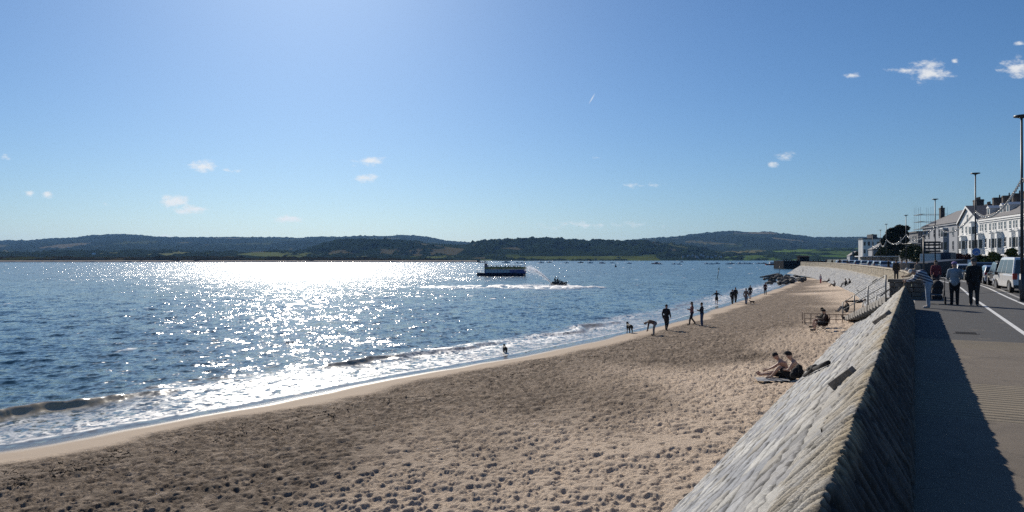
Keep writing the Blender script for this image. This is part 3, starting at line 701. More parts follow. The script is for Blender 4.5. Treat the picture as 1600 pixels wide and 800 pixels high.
# timbers set flush in the slope
def slope_pt(px, y):
    dx, dy = px, y
    d = Vector((( px-800)/F, 1, (404-y)/F)); best = None
    for k in range(4000):
        tt = 4+k*.03; q = Vector((0,0,CH))+d*tt
        i = int(np.argmin(np.hypot(WL[:,0]-q.x, WL[:,1]-q.y))); r = Vector((q.x-WL[i,0], q.y-WL[i,1])); p = -r.x*TG[i,1]+r.y*TG[i,0]
        z0_ = .604 if q.y < 27 else -.36
        if p > .35 and q.z < z0_-(p-.6)*(z0_+2.15)/2.8+.03: return q
        if q.z < -3.6: return q
    return q
tim = mat('grey_weathered_timber', (.17,.16,.15), .85, var=.35, scale=12)
for (a, b, lab, r_) in (((1301,604),(1335,580),'grey timber baulk set in the slope, the nearest and largest of them',.03),((1368,504),(1389,490),'thin grey timber baulk on the slope below the steps',.05),((1296,575),(1341,578),None,0),((1376,462),(1390,452),'short dark timber on the slope just under the handrail foot',.05),((1363,441),(1370,436),'small distant timber on the slope below the curving wall',.07)):
    if not lab: continue
    A_, B_ = slope_pt(*a), slope_pt(*b); d_ = (B_-A_); e = MB(); up = Vector((-.6,.33,.72)).normalized(); sd_ = d_.normalized().cross(up).normalized(); up = sd_.cross(d_.normalized())
    vs = [A_+sd_*(-r_)-up*.05, A_+sd_*r_-up*.05, B_+sd_*r_-up*.05, B_-sd_*r_-up*.05]; vs2 = [v+up*.11 for v in vs]
    e.add([v-A_ for v in vs+vs2], [(0,1,2,3),(4,7,6,5),(0,4,5,1),(1,5,6,2),(2,6,7,3),(3,7,4,0)])
    o = e.build('timber_baulk', tim, bevel=.008); o.location = A_; tag(o, lab, 'timber', 'timbers set in the stone slope')

# ================================================================== PROMENADE AND ROAD
def f_asph(t, p):
    tc = t.nodes.new('ShaderNodeNewGeometry'); sx = t.nodes.new('ShaderNodeSeparateXYZ'); t.links.new(tc.outputs['Position'], sx.inputs[0])
    sa_ = AT(t, 's')
    def rng(a, b, w_=.12):
        x = t.nodes.new('ShaderNodeMapRange'); x.interpolation_type = 'SMOOTHSTEP'; t.links.new(sa_, x.inputs[0]); x.inputs[1].default_value = a-w_; x.inputs[2].default_value = a+w_
        y = t.nodes.new('ShaderNodeMapRange'); y.interpolation_type = 'SMOOTHSTEP'; t.links.new(sa_, y.inputs[0]); y.inputs[1].default_value = b-w_; y.inputs[2].default_value = b+w_
        return math_n(t, 'SUBTRACT', x.outputs[0], y.outputs[0])
    near = rng(-60, 19.6, .05)
    base = MIX(t, NOI(t, 2.5, 6, .7), (.060,.063,.068), (.085,.087,.09))
    brown = MIX(t, NOI(t, 1.8, 6, .7), (.145,.12,.098), (.21,.18,.145))
    c = MIX(t, near, base, brown)
    c = MIX(t, rng(17.8, 19.6, .1), c, MIX(t, NOI(t, 3, 5), (.19,.16,.12), (.15,.13,.10)))
    tact = rng(10.0, 12.9, .02)
    c = MIX(t, tact, c, MIX(t, NOI(t, 3, 6), (.24,.20,.145), (.17,.15,.12)))
    sp = math_n(t, 'GREATER_THAN', NOI(t, 110, 2, .5), .6); c = MIX(t, math_n(t,'MULTIPLY', sp, .35), c, (.24,.22,.2))
    st_ = math_n(t, 'MULTIPLY_ADD', NOI(t, .7, 6, .75), 2.4, -1.1, clamp=True); c = MIX(t, math_n(t,'MULTIPLY', st_, .5), c, (.055,.05,.045))
    vo = t.nodes.new('ShaderNodeTexVoronoi'); vo.feature = 'DISTANCE_TO_EDGE'; vo.inputs['Scale'].default_value = .42
    nn_ = t.nodes.new('ShaderNodeTexNoise'); nn_.inputs['Scale'].default_value = 1.3; nn_.inputs['Detail'].default_value = 6; t.links.new(tc.outputs['Position'], nn_.inputs['Vector'])
    av = t.nodes.new('ShaderNodeVectorMath'); av.operation = 'ADD'; t.links.new(tc.outputs['Position'], av.inputs[0]); t.links.new(nn_.outputs['Color'], av.inputs[1]); t.links.new(av.outputs[0], vo.inputs['Vector'])
    c = MIX(t, math_n(t,'MULTIPLY', math_n(t,'LESS_THAN', vo.outputs[0], .005), .25), c, (.03,.03,.03))
    c = MIX(t, math_n(t,'MULTIPLY', math_n(t,'GREATER_THAN', NOI(t, .9, 7, .8), .61), .45), c, (.26,.22,.17))
    t.links.new(c, p.inputs['Base Color']); p.inputs['Roughness'].default_value = .85; p.inputs['Specular IOR Level'].default_value = .25
    rib = math_n(t, 'MULTIPLY', math_n(t, 'SINE', math_n(t, 'MULTIPLY', sa_, 2*math.pi/.17)), tact)
    BUMP(t, p, math_n(t,'ADD', math_n(t,'MULTIPLY', NOI(t, 120, 3, .7), .5), math_n(t,'MULTIPLY', rib, .8)), .012)
asph = attr_mat('promenade_asphalt', f_asph)
def flat_sweep(name, pA, pB, z, mt, sA=-45, sB=None, k=6, ds_=.5, parent=None, kind='structure', wob=0):
    s = np.arange(sA, (sB or S_E+3), ds_); P = np.linspace(pA, pB, k); Sg, Pg = np.meshgrid(s, P, indexing='ij')
    X, Y = wl(Sg, Pg)
    ext = np.maximum(Sg-S_E, 0); X = X+ext*TG[-1,0]; Y = Y+ext*TG[-1,1]
    if wob: X = X+(vn(Sg*2, Pg*9, 5)-.5)*wob
    me = grid_mesh(name, X, Y, np.full(X.shape, float(z)), dict(s=Sg)); return tag(link(name, me, mt, parent), kind=kind)
flat_sweep('promenade', .30, -4.22, 0, asph, k=12)
flat_sweep('road', -4.36, -15.5, -.12, mat('road_asphalt', (.055,.056,.06), .85, var=.2, scale=.8, bump=.01, bscale=70), k=4)
flat_sweep('pavement', -15.65, -19, 0, mat('pavement_slabs', (.2,.19,.18), .85, var=.15, scale=1), k=3)
kerb_m = mat('kerb_stone', (.33,.32,.30), .8, var=.15)
for pk in ((-4.22,-4.36),(-15.5,-15.65)):
    s = np.arange(-45, S_E, .9); m = MB()
    for s0 in s:
        q = [wl(s0, pk[0]), wl(s0+.88, pk[0]), wl(s0+.88, pk[1]), wl(s0, pk[1])]
        m.add([(x, y, -.2) for x, y in q]+[(x, y, .006) for x, y in q], [(0,1,2,3)[::-1],(4,5,6,7),(0,1,5,4),(1,2,6,5),(2,3,7,6),(3,0,4,7)])
    tag(m.build('kerb', kerb_m), kind='structure')
def f_paint(t, p):
    c = MIX(t, math_n(t,'GREATER_THAN', NOI(t, 9, 6, .75), .60), (.72,.72,.70), (.16,.16,.16)); t.links.new(c, p.inputs['Base Color']); p.inputs['Roughness'].default_value = .7
paint = attr_mat('worn_white_paint', f_paint)
flat_sweep('lane_marking', -2.30, -2.42, .005, paint, sA=13.0, k=3, ds_=.25)
flat_sweep('lane_marking', -3.78, -3.90, .005, paint, sA=24, k=3, ds_=.25)
def at_sp(s, p): x, y = wl(s, p); return float(x), float(y)

# landing at the head of the steps, closing the promenade edge in the gap
m = MB(); q = [wl(S_W+.05, .02), wl(S_W+.05, .66), wl(S_P+2.2, .66), wl(S_P+2.2, .02)]
m.add([(x, y, -1.2) for x, y in q]+[(x, y, .004) for x, y in q], [(0,1,2,3)[::-1],(4,5,6,7),(0,1,5,4),(1,2,6,5),(2,3,7,6),(3,0,4,7)])
o = m.build('landing', stair_m, st); o.location = -st.location
# ironwork in the paving
for (s_i, p_i, lab) in ((7.2,-1.9,'rusty square drain cover in the sunlit paving nearest the camera'),(21.5,-1.1,'small square drain cover farther along the asphalt')):
    x, y = wl(s_i, p_i); e = MB().box(-.28,-.28,-.02,.28,.28,.006); 
    for k in range(5): e.box(-.22,-.22+k*.1,.006,.22,-.18+k*.1,.013)
    o = e.build('drain_cover', mat('cast_iron', (.05,.045,.04), .7, var=.4, scale=9)); o.location = (float(x), float(y), .001); o.rotation_euler.z = wdir(s_i); tag(o, lab, 'drain cover')

# ================================================================== STREET LAMPS, LIGHT STRING, SIGN
lamp_m = mat('dark_lamp_steel', (.055,.06,.07), .45, var=.15, metal=.3)
def make_lamp(lab):
    e = empty('street_lamp', (0,0,0), 0, lab, 'street lamp', 'tall lamp posts along the promenade')
    MB().tube((0,0,0),(0,0,1.2),.095,.085,12).tube((0,0,1.2),(0,0,7.9),.065,.042,12).build('post', lamp_m, e, True)
    m = MB(); m.tube((0,0,0),(0,0,.04),.17,.17,12); m.build('base_plate', lamp_m, e)
    m = MB(); m.tube((0,0,7.86),(0,0,7.93),.06,.22,16).tube((0,0,7.93),(0,0,7.99),.30,.30,16); m.build('lamp_head', lamp_m, e, True)
    MB().box(-.08,-.1,.5,.08,-.085,.95).build('access_door', lamp_m, e)
    return e
lp = [(1596.5,31.7),(1524,53),(1461,76),(1415.5,104),(1384.5,131),(1375.5,158),(1363,186)]
labs = ['nearest dark lamp post, cut by the right edge of the view','dark lamp post carrying a round blue sign','dark lamp post rising behind the bus-style finger sign','dark lamp post in front of the dark pine tree','dark lamp post at the left edge of the pine tree','lamp post just left of the pine, second most distant','most distant lamp post, before the round white house']
labs[2] = 'dark lamp post rising in front of the grey hipped house'
L0 = make_lamp(labs[0])
for i, (px, Zl) in enumerate(lp):
    o = L0 if i == 0 else copy_tree(L0); o['label'] = labs[i]; o.location = (at(px, Zl), Zl, 0); o.rotation_euler.z = rnd.uniform(0,6)
# the thicker lower sleeve of the nearest post
white = mat('white_enamel', (.75,.76,.76), .4, var=.05)
blue = mat('blue_sign_enamel', (.03,.16,.50), .4, var=.05)
e = empty('cycle_route_sign', (at(1524,52.9), 52.9-.08, 2.33), -R(30), 'small round blue sign fixed on the lamp post', 'sign')
MB().tube((0,0,0),(0,-.03,0),.27,.27,24).build('sign_disc', white, e); MB().tube((0,-.031,0),(0,-.04,0),.245,.245,24).build('blue_face', blue, e)
m = MB()
for x in (-.09,.09):
    for k in range(12):
        a, b = 2*math.pi*k/12, 2*math.pi*(k+1)/12; m.tube((x+.06*math.cos(a),-.045,-.05+.06*math.sin(a)),(x+.06*math.cos(b),-.045,-.05+.06*math.sin(b)),.01,n=4)
m.tube((-.09,-.045,-.05),(-.02,-.045,.06),.01,n=4).tube((-.02,-.045,.06),(.07,-.045,.05),.01,n=4).tube((.09,-.045,-.05),(.06,-.045,.09),.01,n=4); m.build('bicycle_symbol', white, e)
bulb_m = mat('clear_lamp_glass', (.75,.72,.66), .2, var=0)
cable_m = mat('black_cable', (.03,.03,.03), .6, var=0)
def light_string(A, B, sag, lab, step=.45):
    A, B = Vector(A), Vector(B); e = empty('light_string', A, 0, lab, 'string lights', 'festoon light strings between the lamp posts')
    n = max(6, int((B-A).length/step)); pts = [(B-A)*(i/n)+Vector((0,0,-sag*4*(i/n)*(1-i/n))) for i in range(n+1)]
    MB().path(pts, .018, 4).build('cable', cable_m, e)
    for p_ in pts[1:-1][:95]:
        pass
    m = MB()
    for p_ in pts[1:-1]: m.tube(p_, p_-Vector((0,0,.05)), .02, .025, 6); m.ball(p_-Vector((0,0,.10)), .055, 6, 5)
    m.build('bulbs', bulb_m, e, True)['kind'] = 'stuff'
LPp = [Vector((at(px, Zl), Zl, 5.3)) for px, Zl in lp]
light_string(LPp[0]+Vector((-9,-19,0)), LPp[0], 1.0, 'light string reaching the nearest lamp post from behind')
for i, lab in enumerate(('light string from the nearest post to the post with the blue sign','light string dipping in front of the hipped grey house','light string dipping in front of the low flat building','light string hanging before the pine tree crown','short light string left of the pine','farthest light string beside the round white house')):
    light_string(LPp[i], LPp[i+1], 1.05 if i else .9, lab, .5 if i < 2 else .7)
# finger sign
sx_, sy_ = at(1443,45), 45
e = empty('finger_sign', (sx_, sy_, 0), -R(28), 'black finger post with four direction blades beside the wall', 'sign')
sgn = mat('dark_sign_paint', (.02,.022,.03), .4, var=.1)
MB().tube((0,0,0),(0,0,3.15),.05,.045,10).ball((0,0,3.2),.07).build('pole', sgn, e, True)
for k, z in enumerate((2.78,2.62,2.40,2.24)):
    MB().prism([(.04,z),(.86,z),(.93,z+.055),(.86,z+.11),(.04,z+.11)], -.015, .015, 'y').build('blade', sgn, e)

# ================================================================== BUILDINGS
render_w = mat('white_stucco', (.76,.76,.75), .75, var=.07, scale=.5)
render_g = mat('grey_stucco', (.30,.32,.36), .8, var=.1, scale=.4)
trim_w = mat('white_trim', (.86,.86,.85), .6, var=.04)
slate = mat('grey_slate', (.10,.10,.11), .7, var=.35, scale=3, bump=.03, bscale=14)
brick_d = mat('sooty_brick', (.075,.065,.06), .9, var=.4, scale=6)
glass = mat('window_glass', (.035,.04,.05), .12, var=.3, scale=1.2, spec=.7)
BR = math.atan2(5.6, 21.0)                                   # bearing of the terrace front
FX, FY = 98.0, 143.0
fdir = Vector((math.sin(BR), math.cos(BR), 0)); out_ = Vector((-math.cos(BR), math.sin(BR), 0))
# local frame for buildings: x = along the front (away from camera), -y = toward the sea, z up
def bframe(t0): return Matrix.Translation(Vector((FX,FY,0))+fdir*t0) @ Matrix(((fdir.x, -out_.x, 0, 0),(fdir.y, -out_.y, 0, 0),(0,0,1,0),(0,0,0,1)))
def sash(e, x, z, w_, h, y=0, mt=trim_w):
    f = MB(); b = .09
    f.box(x-w_/2-b, y-.06, z-b, x+w_/2+b, y+.02, z); f.box(x-w_/2-b, y-.06, z+h, x+w_/2+b, y+.02, z+h+b)
    f.box(x-w_/2-b, y-.05, z, x-w_/2, y+.02, z+h); f.box(x+w_/2, y-.05, z, x+w_/2+b, y+.02, z+h); f.box(x-w_/2, y-.04, z+h*.48, x+w_/2, y+.015, z+h*.52)
    f.box(x-w_/2-.16, y-.16, z-b-.09, x+w_/2+.16, y+.02, z-b-.002)
    o = f.build('window', mt, e); g = MB(); g.box(x-w_/2, y-.025, z, x+w_/2, y-.012, z+h); g.build('pane', glass, o); return o
def chimney(e, x, y, z0, z1, w_=1.4, d_=.7, pots=4, name='chimney'):
    m = MB(); m.box(x-w_/2, y-d_/2, z0, x+w_/2, y+d_/2, z1); m.box(x-w_/2-.08, y-d_/2-.08, z1-.35, x+w_/2+.08, y+d_/2+.08, z1-.15); o = m.build(name, brick_d, e)
    p = MB()
    for k in range(pots): xx = x-w_/2+w_*(k+.5)/pots; p.tube((xx,y,z1),(xx,y,z1+.6),.15,.12,8)
    p.build('chimney_pots', brick_d, o); return o
def canted_bay(e, x, z0, z1, w_=2.3, dp=.9, floors=(.9,4.1,7.4), hs=(1.9,1.9,1.6), mt=None):
    poly = [(x-w_/2,0),(x-w_/2+.55,-dp),(x+w_/2-.55,-dp),(x+w_/2,0)]
    b = MB().prism(poly, z0, z1, 'z').build('bay', mt or trim_w, e)
    c = MB().prism([(x-w_/2-.15,0),(x-w_/2+.47,-dp-.15),(x+w_/2-.47,-dp-.15),(x+w_/2+.15,0)], z1, z1+.22, 'z'); c.build('bay_cornice', trim_w, b)
    for zf, h in zip(floors, hs):
        if zf+h > z1: continue
        g = MB(); g.box(x-w_/2+.72, -dp-.02, zf, x+w_/2-.72, -dp-.006, zf+h)
        for s_ in (-1,1):
            a0 = Vector((x+s_*(w_/2-.04),-.04-.03,0)); a1 = Vector((x+s_*(w_/2-.51),-dp+.04-.03,0)); dd = (a1-a0)
            n_ = Vector((s_*dp, -.55, 0)).normalized()*.015; p0, p1 = a0+dd*.18+n_*2, a0+dd*.82+n_*2
            g.add([(p0.x,p0.y,zf),(p1.x,p1.y,zf),(p1.x,p1.y,zf+h),(p0.x,p0.y,zf+h)], [(0,1,2,3)])
        g.build('bay_window', glass, b)
        m = MB().prism([(x-w_/2-.06,0),(x-w_/2+.52,-dp-.07),(x+w_/2-.52,-dp-.07),(x+w_/2+.06,0)], zf-.24, zf-.12, 'z'); m.build('sill_band', trim_w, b)
def terrace_house(t0, W_, lab, bayside, eave=10.5, ridge=14.2, dorm=True, stucco=render_w):
    e = empty('terrace_house'); e.matrix_world = bframe(t0); tag(e, lab, 'house', 'white seafront terrace houses')
    D = 11
    MB().box(0,0,-.2,W_,D,eave).build('wall', stucco, e)
    r = MB(); r.prism([(-.25,eave+.02),(D/2,ridge),(D+.25,eave+.02)], 0, W_, 'x'); r = r.build('roof', slate, e)
    MB().box(0,-.35,eave-.45,W_,0,eave-.1).box(0,-.2,eave-.8,W_,0,eave-.55).build('cornice', trim_w, e)
    MB().box(0,-.06,3.6,W_,0,3.8).build('string_course', trim_w, e)
    bx = W_*(.30 if bayside == 0 else .70); wx = W_*(.76 if bayside == 0 else .24)
    canted_bay(e, bx, 0, 7.2)
    sash(e, bx-.65, 7.9, .75, 1.45); sash(e, bx+.65, 7.9, .75, 1.45)
    sash(e, wx, 4.3, 1.0, 1.9); sash(e, wx, 7.9, .95, 1.45)
    d = MB(); d.box(wx-.5,-.05,0,wx+.5,-.01,2.2); d.build('door', mat('door_paint', (.05,.06,.09), .5, var=0), e)
    pc = MB(); pc.box(wx-.9,-.5,2.5,wx+.9,0,2.75); pc.box(wx-.85,-.45,0,wx-.65,-.02,2.5); pc.box(wx+.65,-.45,0,wx+.85,-.02,2.5); pc.build('porch', trim_w, e)
    if dorm:
        dx = bx; y0 = 1.3; zb = eave+(ridge-eave)*(y0/(D/2))
        dm = MB(); dm.box(dx-.85,y0,zb-.2,dx+.85,y0+3.0,zb+1.5); dm.prism([(dx-1.0,zb+1.5),(dx,zb+2.1),(dx+1.0,zb+1.5)], y0-.15, y0+4, 'y'); o = dm.build('dormer', stucco, e); g = MB(); g.box(dx-.5,y0-.03,zb+.2,dx+.5,y0-.01,zb+1.3); g.build('dormer_window', glass, o)
    chimney(e, W_-.05, D/2-1.5, ridge-2.2, ridge+1.1, .8, 2.6, 1)
    g = MB(); g.box(.3,-4.2,-.1,W_-.3,-4.0,.9); g.build('garden_wall', stucco, e)
    return e
names = ['first white terrace house at the right edge, nearest the camera','second white terrace house from the right edge','third white terrace house from the right, bay in the middle','fourth white terrace house, adjoining the gabled house']
W_ = 5.45
for i in range(4):
    terrace_house(W_*i, W_-.02, names[i], i % 2)
for i in range(1, 4):
    terrace_house(-W_*i, W_-.02, ['white terrace house just beyond the right edge of the view','white terrace house two doors nearer than the edge of the view','white terrace house three doors nearer than the edge of the view'][i-1], i % 2)
# gabled house
t0 = W_*4; e = empty('gabled_house'); e.matrix_world = bframe(t0); tag(e, 'white house with steep gable facing the sea beside the terrace', 'house')
GW = 13.6
w_ = MB().prism([(0,-.2),(GW,-.2),(GW,10.2),(GW/2+.8,13.8),(0,10.2)], 0, 12, 'y').build('wall', render_w, e)
r = MB()
for s_ in (0, 1):
    xa, xb = (-.4, GW/2+.8) if s_ == 0 else (GW+.4, GW/2+.8)
    za_ = 10.2-.2
    r.add([(xa,-.4,za_),(xb,-.4,13.85),(xb,12.2,13.85),(xa,12.2,za_),(xa,-.4,za_+.25),(xb,-.4,14.12),(xb,12.2,14.12),(xa,12.2,za_+.25)], [(0,1,2,3),(4,7,6,5),(0,4,5,1),(1,5,6,2),(2,6,7,3),(3,7,4,0)])
r = r.build('roof', slate, e)
b_ = MB()
b_.add([(-.4,-.46,9.95),(GW/2+.8,-.46,13.6),(GW/2+.8,-.46,14.05),(-.4,-.46,10.4)], [(0,1,2,3)]); b_.add([(GW+.4,-.46,9.95),(GW/2+.8,-.46,13.6),(GW/2+.8,-.46,14.05),(GW+.4,-.46,10.4)], [(3,2,1,0)])
o = b_.build('bargeboard', trim_w, e); sd = o.modifiers.new('s','SOLIDIFY'); sd.thickness = .06
canted_bay(e, 2.9, 0, 10.0, 2.6); canted_bay(e, 9.8, 0, 7.0, 2.6)
for x in (6.2, 8.2): sash(e, x, 4.2, 1.0, 1.9)
for x in (6.2, 8.4, 11): sash(e, x, 7.8, .95, 1.5)
sash(e, GW/2+.8, 10.6, .9, 1.4)
chimney(e, 12.6, 6, 11, 14.7, 2.2, 1.2, 4)
# hipped grey house with bay and scaffolded chimney
t0 = W_*4+GW+1.2; e = empty('hipped_house'); e.matrix_world = bframe(t0); tag(e, 'large grey house with hipped slate roof and two dark chimneys', 'house')
HW, HD = 30, 13
MB().box(0,0,-.2,HW,HD,10.6).build('wall', render_g, e)
r = MB(); r.add([(-.5,-.5,10.62),(HW+.5,-.5,10.62),(HW+.5,HD+.5,10.62),(-.5,HD+.5,10.62),(6,HD/2,14.6),(HW-7,HD/2,14.6)], [(0,1,5,4),(1,2,5),(2,3,4,5),(3,0,4),(0,3,2,1)]); r.build('roof', slate, e)
MB().box(-.3,-.35,10.2,HW+.3,-.005,10.55).build('cornice', render_g, e)
canted_bay(e, 9, 0, 9.4, 3.2, mt=render_g)
for x in (3.2, 14.5, 19, 24, 27.5):
    for z in (1.0, 4.2, 7.6): sash(e, x, z, 1.05, 1.9, mt=render_g)
chimney(e, 3.2, HD/2-1, 11.8, 16.2, 2.6, 1.6, 5); chimney(e, HW-3, 4, 11.5, 15.8, 1.5, 1.0, 3)
# end wall windows (seen from the promenade)
# scaffolding
e2 = empty('scaffolding'); e2.matrix_world = bframe(t0+HW-4.2); tag(e2, 'grey tube scaffolding tower round the far chimney', 'scaffolding')
gal = mat('scaffold_tube', (.35,.36,.38), .5, var=.1, metal=.4)
for x in (0,2,4.6,6.4):
    for y in (-1.6, 1.5, 5.0): MB().tube((x,y,-.1),(x,y,15.9+.4*((x+y)%1)),.03,.03,6).build('standard', gal, e2)
m = MB()
for z in np.arange(2, 16, 2.0):
    for y in (-1.6,1.5,5.0): m.tube((-.3,y,z),(6.7,y,z),.024,n=5)
    for x in (0,2,4.6,6.4): m.tube((x,-1.9,z+.06),(x,5.3,z+.06),.024,n=5)
m.build('ledgers', gal, e2)
m = MB()
for z in (10.1, 12.1, 14.1): m.box(-.2,-1.5,z,6.6,-.6,z+.05)
m.build('boards', mat('scaffold_board', (.3,.22,.13), .8), e2)
# low flat-roofed extension, left of the hipped house
e = empty('flat_roofed_building'); e.matrix_world = bframe(t0+HW+5); tag(e, 'low dark flat-roofed building between pine tree and hipped house', 'building')
MB().box(0,0,-.2,26,10,9.4).build('wall', mat('dull_render', (.16,.17,.19), .8, var=.2, scale=.4), e); MB().box(-.3,-.4,9.4,26.3,10.3,9.75).build('roof', slate, e)
for x in np.arange(2, 25, 3.4):
    for z in (1,4,7): sash(e, float(x), z, 1.4, 1.4, mt=render_g)
MB().box(0,-1.6,6.2,26,-.01,6.4).build('balcony', render_w, e)
# distant rounded white house
Zr = 300; e = empty('round_ended_house', (at(1361, Zr), Zr, -.14), 0, 'distant white three-storey house with a rounded end', 'house')
m = MB(); m.tube((-1.2,0,0),(-1.2,0,9.8),2.4,2.4,24).box(-1,-2.2,0,3.4,9,9.8); m.build('wall', render_w, e, False)
m = MB(); m.tube((-1.2,0,9.8),(-1.2,0,10.2),2.6,2.6,24).box(-1.1,-2.4,9.8,3.6,9.2,10.25).box(.2,0,10.25,2.4,4,11.8); m.build('roof', slate, e)
for z in (1,4.1,7.2):
    for k, a in enumerate((-150,-110,-70)):
        c_, s_ = math.cos(R(a)), math.sin(R(a)); M_ = Matrix.Translation((-1.2+2.42*c_, 2.42*s_, z)) @ Matrix.Rotation(R(a)+math.pi/2, 4, 'Z'); MB().box(-.42,-.03,0,.42,.03,1.6,M=M_).build('window', glass, e)
    MB().box(1.2,-2.24,z,2.3,-2.21,z+1.6).build('window', glass, e)
# more houses behind the trees, closing the town's skyline
for (px, Zb, wd, dp, ht, lab) in ((1338,420,7,9,3.6,'small low grey house far along the front'),(1383,262,8,8,5.2,'low grey house half hidden behind the pine tree'),(1400,262,9,9,6.6,'taller grey house behind the pine trunk')):
    e = empty('distant_house', (at(px,Zb), Zb, -.14), -BR, lab, 'house', 'distant houses along the front')
    MB().box(-wd/2,0,0,wd/2,dp,ht).build('wall', render_g if 'grey' in lab else render_w, e); MB().prism([(-wd/2-.3,ht),(0,ht+2.6),(wd/2+.3,ht)], -.3, dp+.3, 'y').build('roof', slate, e)
    for x in (-wd/4, wd/4):
        for z in (1.2, 4.4): sash(e, x, z, 1, 1.5)
# long low beach shelter
Zk = 196; x0, x1 = at(1353,Zk), at(1402,Zk)
e = empty('beach_shelter', (x0, Zk, -.05), -.05, 'long low beige shelter with flat white roof beside the far wall', 'shelter')
MB().box(0,0,0,x1-x0,4,2.35).build('wall', mat('beige_render', (.42,.37,.31), .8, var=.1, scale=.6), e); MB().box(-1.2,-.5,2.35,x1-x0+.6,4.4,2.62).build('roof', trim_w, e)
for x in (2.0, 4.4, 6.6): MB().box(x-.45,-.02,0,x+.45,-.005,2).build('doorway', glass, e)
# ================================================================== VEHICLES
tyre_m = mat('tyre_rubber', (.02,.02,.02), .8, var=.1); rim_m = mat('alloy_rim', (.45,.46,.48), .3, var=0, metal=.8)
red_l = mat('red_lamp_lens', (.45,.01,.01), .2, var=0); head_l = mat('head_lamp_lens', (.7,.72,.75), .1, var=0); black_p = mat('black_plastic', (.015,.015,.017), .5, var=0)
plate_y = mat('yellow_plate', (.65,.50,.03), .5, var=0); plate_w = mat('white_plate', (.7,.7,.68), .5, var=0)
def vehicle(name, label, cat_, group, paintm, L_, W_, H_, kind='hatch', opentail=False):
    # local: +Y forward, origin at the ground under the centre
    e = empty(name, (0,0,0), 0, label, cat_, group); hl = L_/2; hw = W_/2
    if kind == 'van':
        low = [(-hl,.32),(-hl-.02,.75),(-hl+.02,1.05),(hl-.85,1.05),(hl-.12,.88),(hl,.62),(hl-.02,.30)]
        top = [(-hl+.03,1.05),(-hl+.16,H_-.12),(-hl+.30,H_-.02),(0,H_),(hl-1.75,H_-.03),(hl-1.55,H_-.10),(hl-.85,1.05)]; inset = .13
    elif kind == 'suv':
        low = [(-hl,.38),(-hl,.95),(hl-1.2,1.0),(hl-.1,.86),(hl,.60),(hl-.02,.36)]
        top = [(-hl+.02,.95),(-hl+.22,H_-.1),(-hl+.45,H_),(hl-2.2,H_-.02),(hl-1.2,1.0)]; inset = .16
    else:
        low = [(-hl,.30),(-hl-.01,.80),(-hl+.12,.93),(hl-1.15,.92),(hl-.25,.78),(hl,.55),(hl-.02,.28)]
        top = [(-hl+.12,.92),(-hl+.45,H_-.10),(-hl+.85,H_),(hl-2.1,H_-.02),(hl-1.9,H_-.06),(hl-1.15,.92)]; inset = .2
    # body: lofted side profile, narrower towards the roof
    m = MB()
    n = len(low); vs = []
    for s_ in (-1,1):
        vs += [(s_*(hw-(.04 if z < .5 else 0)), y, z) for y, z in low]
    m.add(vs, [tuple(range(n-1,-1,-1)), tuple(range(n,2*n))]+[(i,(i+1)%n,n+(i+1)%n,n+i) for i in range(n)])
    b = m.build('body', paintm, e, bevel=.05)
    n = len(top); vs = []
    zb, zt = min(z for _, z in top), max(z for _, z in top)
    for s_ in (-1,1): vs += [(s_*(hw-.01-inset*((z-zb)/(zt-zb))), y, z-.004 if z == zb else z) for y, z in top]
    m = MB(); m.add(vs, [tuple(range(n-1,-1,-1)), tuple(range(n,2*n))]+[(i,(i+1)%n,n+(i+1)%n,n+i) for i in range(n)])
    m.build('cabin', paintm, e, bevel=.04)
    # side glass follows the cabin sides
    def side_x(z): return hw-.01-inset*((z-zb)/(zt-zb))+.006
    z0, z1 = zb+.06, zt-.16
    def edge(z, rear):
        pts = top[:3] if rear else top[::-1][:3]
        for (ya, za), (yb, zb2) in zip(pts[:-1], pts[1:]):
            if min(za,zb2) <= z <= max(za,zb2) and za != zb2: return ya+(yb-ya)*(z-za)/(zb2-za)
        return pts[-1][0]
    yr0, yr1, yf0, yf1 = edge(z0,True)+.16, edge(z1,True)+.16, edge(z0,False)-.16, edge(z1,False)-.12
    cuts = [0,.34,.36,.67,.69,1] if kind != 'van' else [0,.40,.43,.70,.73,1]
    for s_ in (-1,1):
        for a, c_ in zip(cuts[::2], cuts[1::2]):
            q = [(s_*side_x(z0), yr0+(yf0-yr0)*a, z0),(s_*side_x(z0), yr0+(yf0-yr0)*c_, z0),(s_*side_x(z1), yr1+(yf1-yr1)*c_, z1),(s_*side_x(z1), yr1+(yf1-yr1)*a, z1)]
            MB().add(q, [(0,1,2,3)]).build('side_window', glass, e)
    # rear and front glass
    def endglass(nm, y_0, y_1, d):
        x0_, x1_ = side_x(z0)-.09, side_x(z1)-.09
        MB().add([(-x0_, y_0+d, z0),(x0_, y_0+d, z0),(x1_, y_1+d, z1),(-x1_, y_1+d, z1)], [(0,1,2,3)]).build(nm, glass, e)
    endglass('rear_window', edge(z0,True), edge(z1,True), -.05); endglass('windscreen', edge(z0,False), edge(z1,False), .06)
    wr = .34 if kind != 'hatch' else .31
    for yy in (-hl+.78, hl-.85):
        for s_ in (-1,1):
            w1 = MB(); w1.tube((s_*(hw-.20),yy,wr),(s_*(hw+.015),yy,wr),wr,wr,18); w1 = w1.build('wheel', tyre_m, e); MB().tube((s_*(hw+.005),yy,wr),(s_*(hw+.03),yy,wr),wr*.62,wr*.58,14).build('rim', rim_m, w1)
            a = MB()
            for k in range(10):
                t0_, t1_ = math.pi*k/10, math.pi*(k+1)/10; a.tube((s_*(hw+.006),yy+math.cos(t0_)*(wr+.045),wr+math.sin(t0_)*(wr+.045)),(s_*(hw+.006),yy+math.cos(t1_)*(wr+.045),wr+math.sin(t1_)*(wr+.045)),.03,n=5)
            a.build('wheel_arch', black_p, w1)
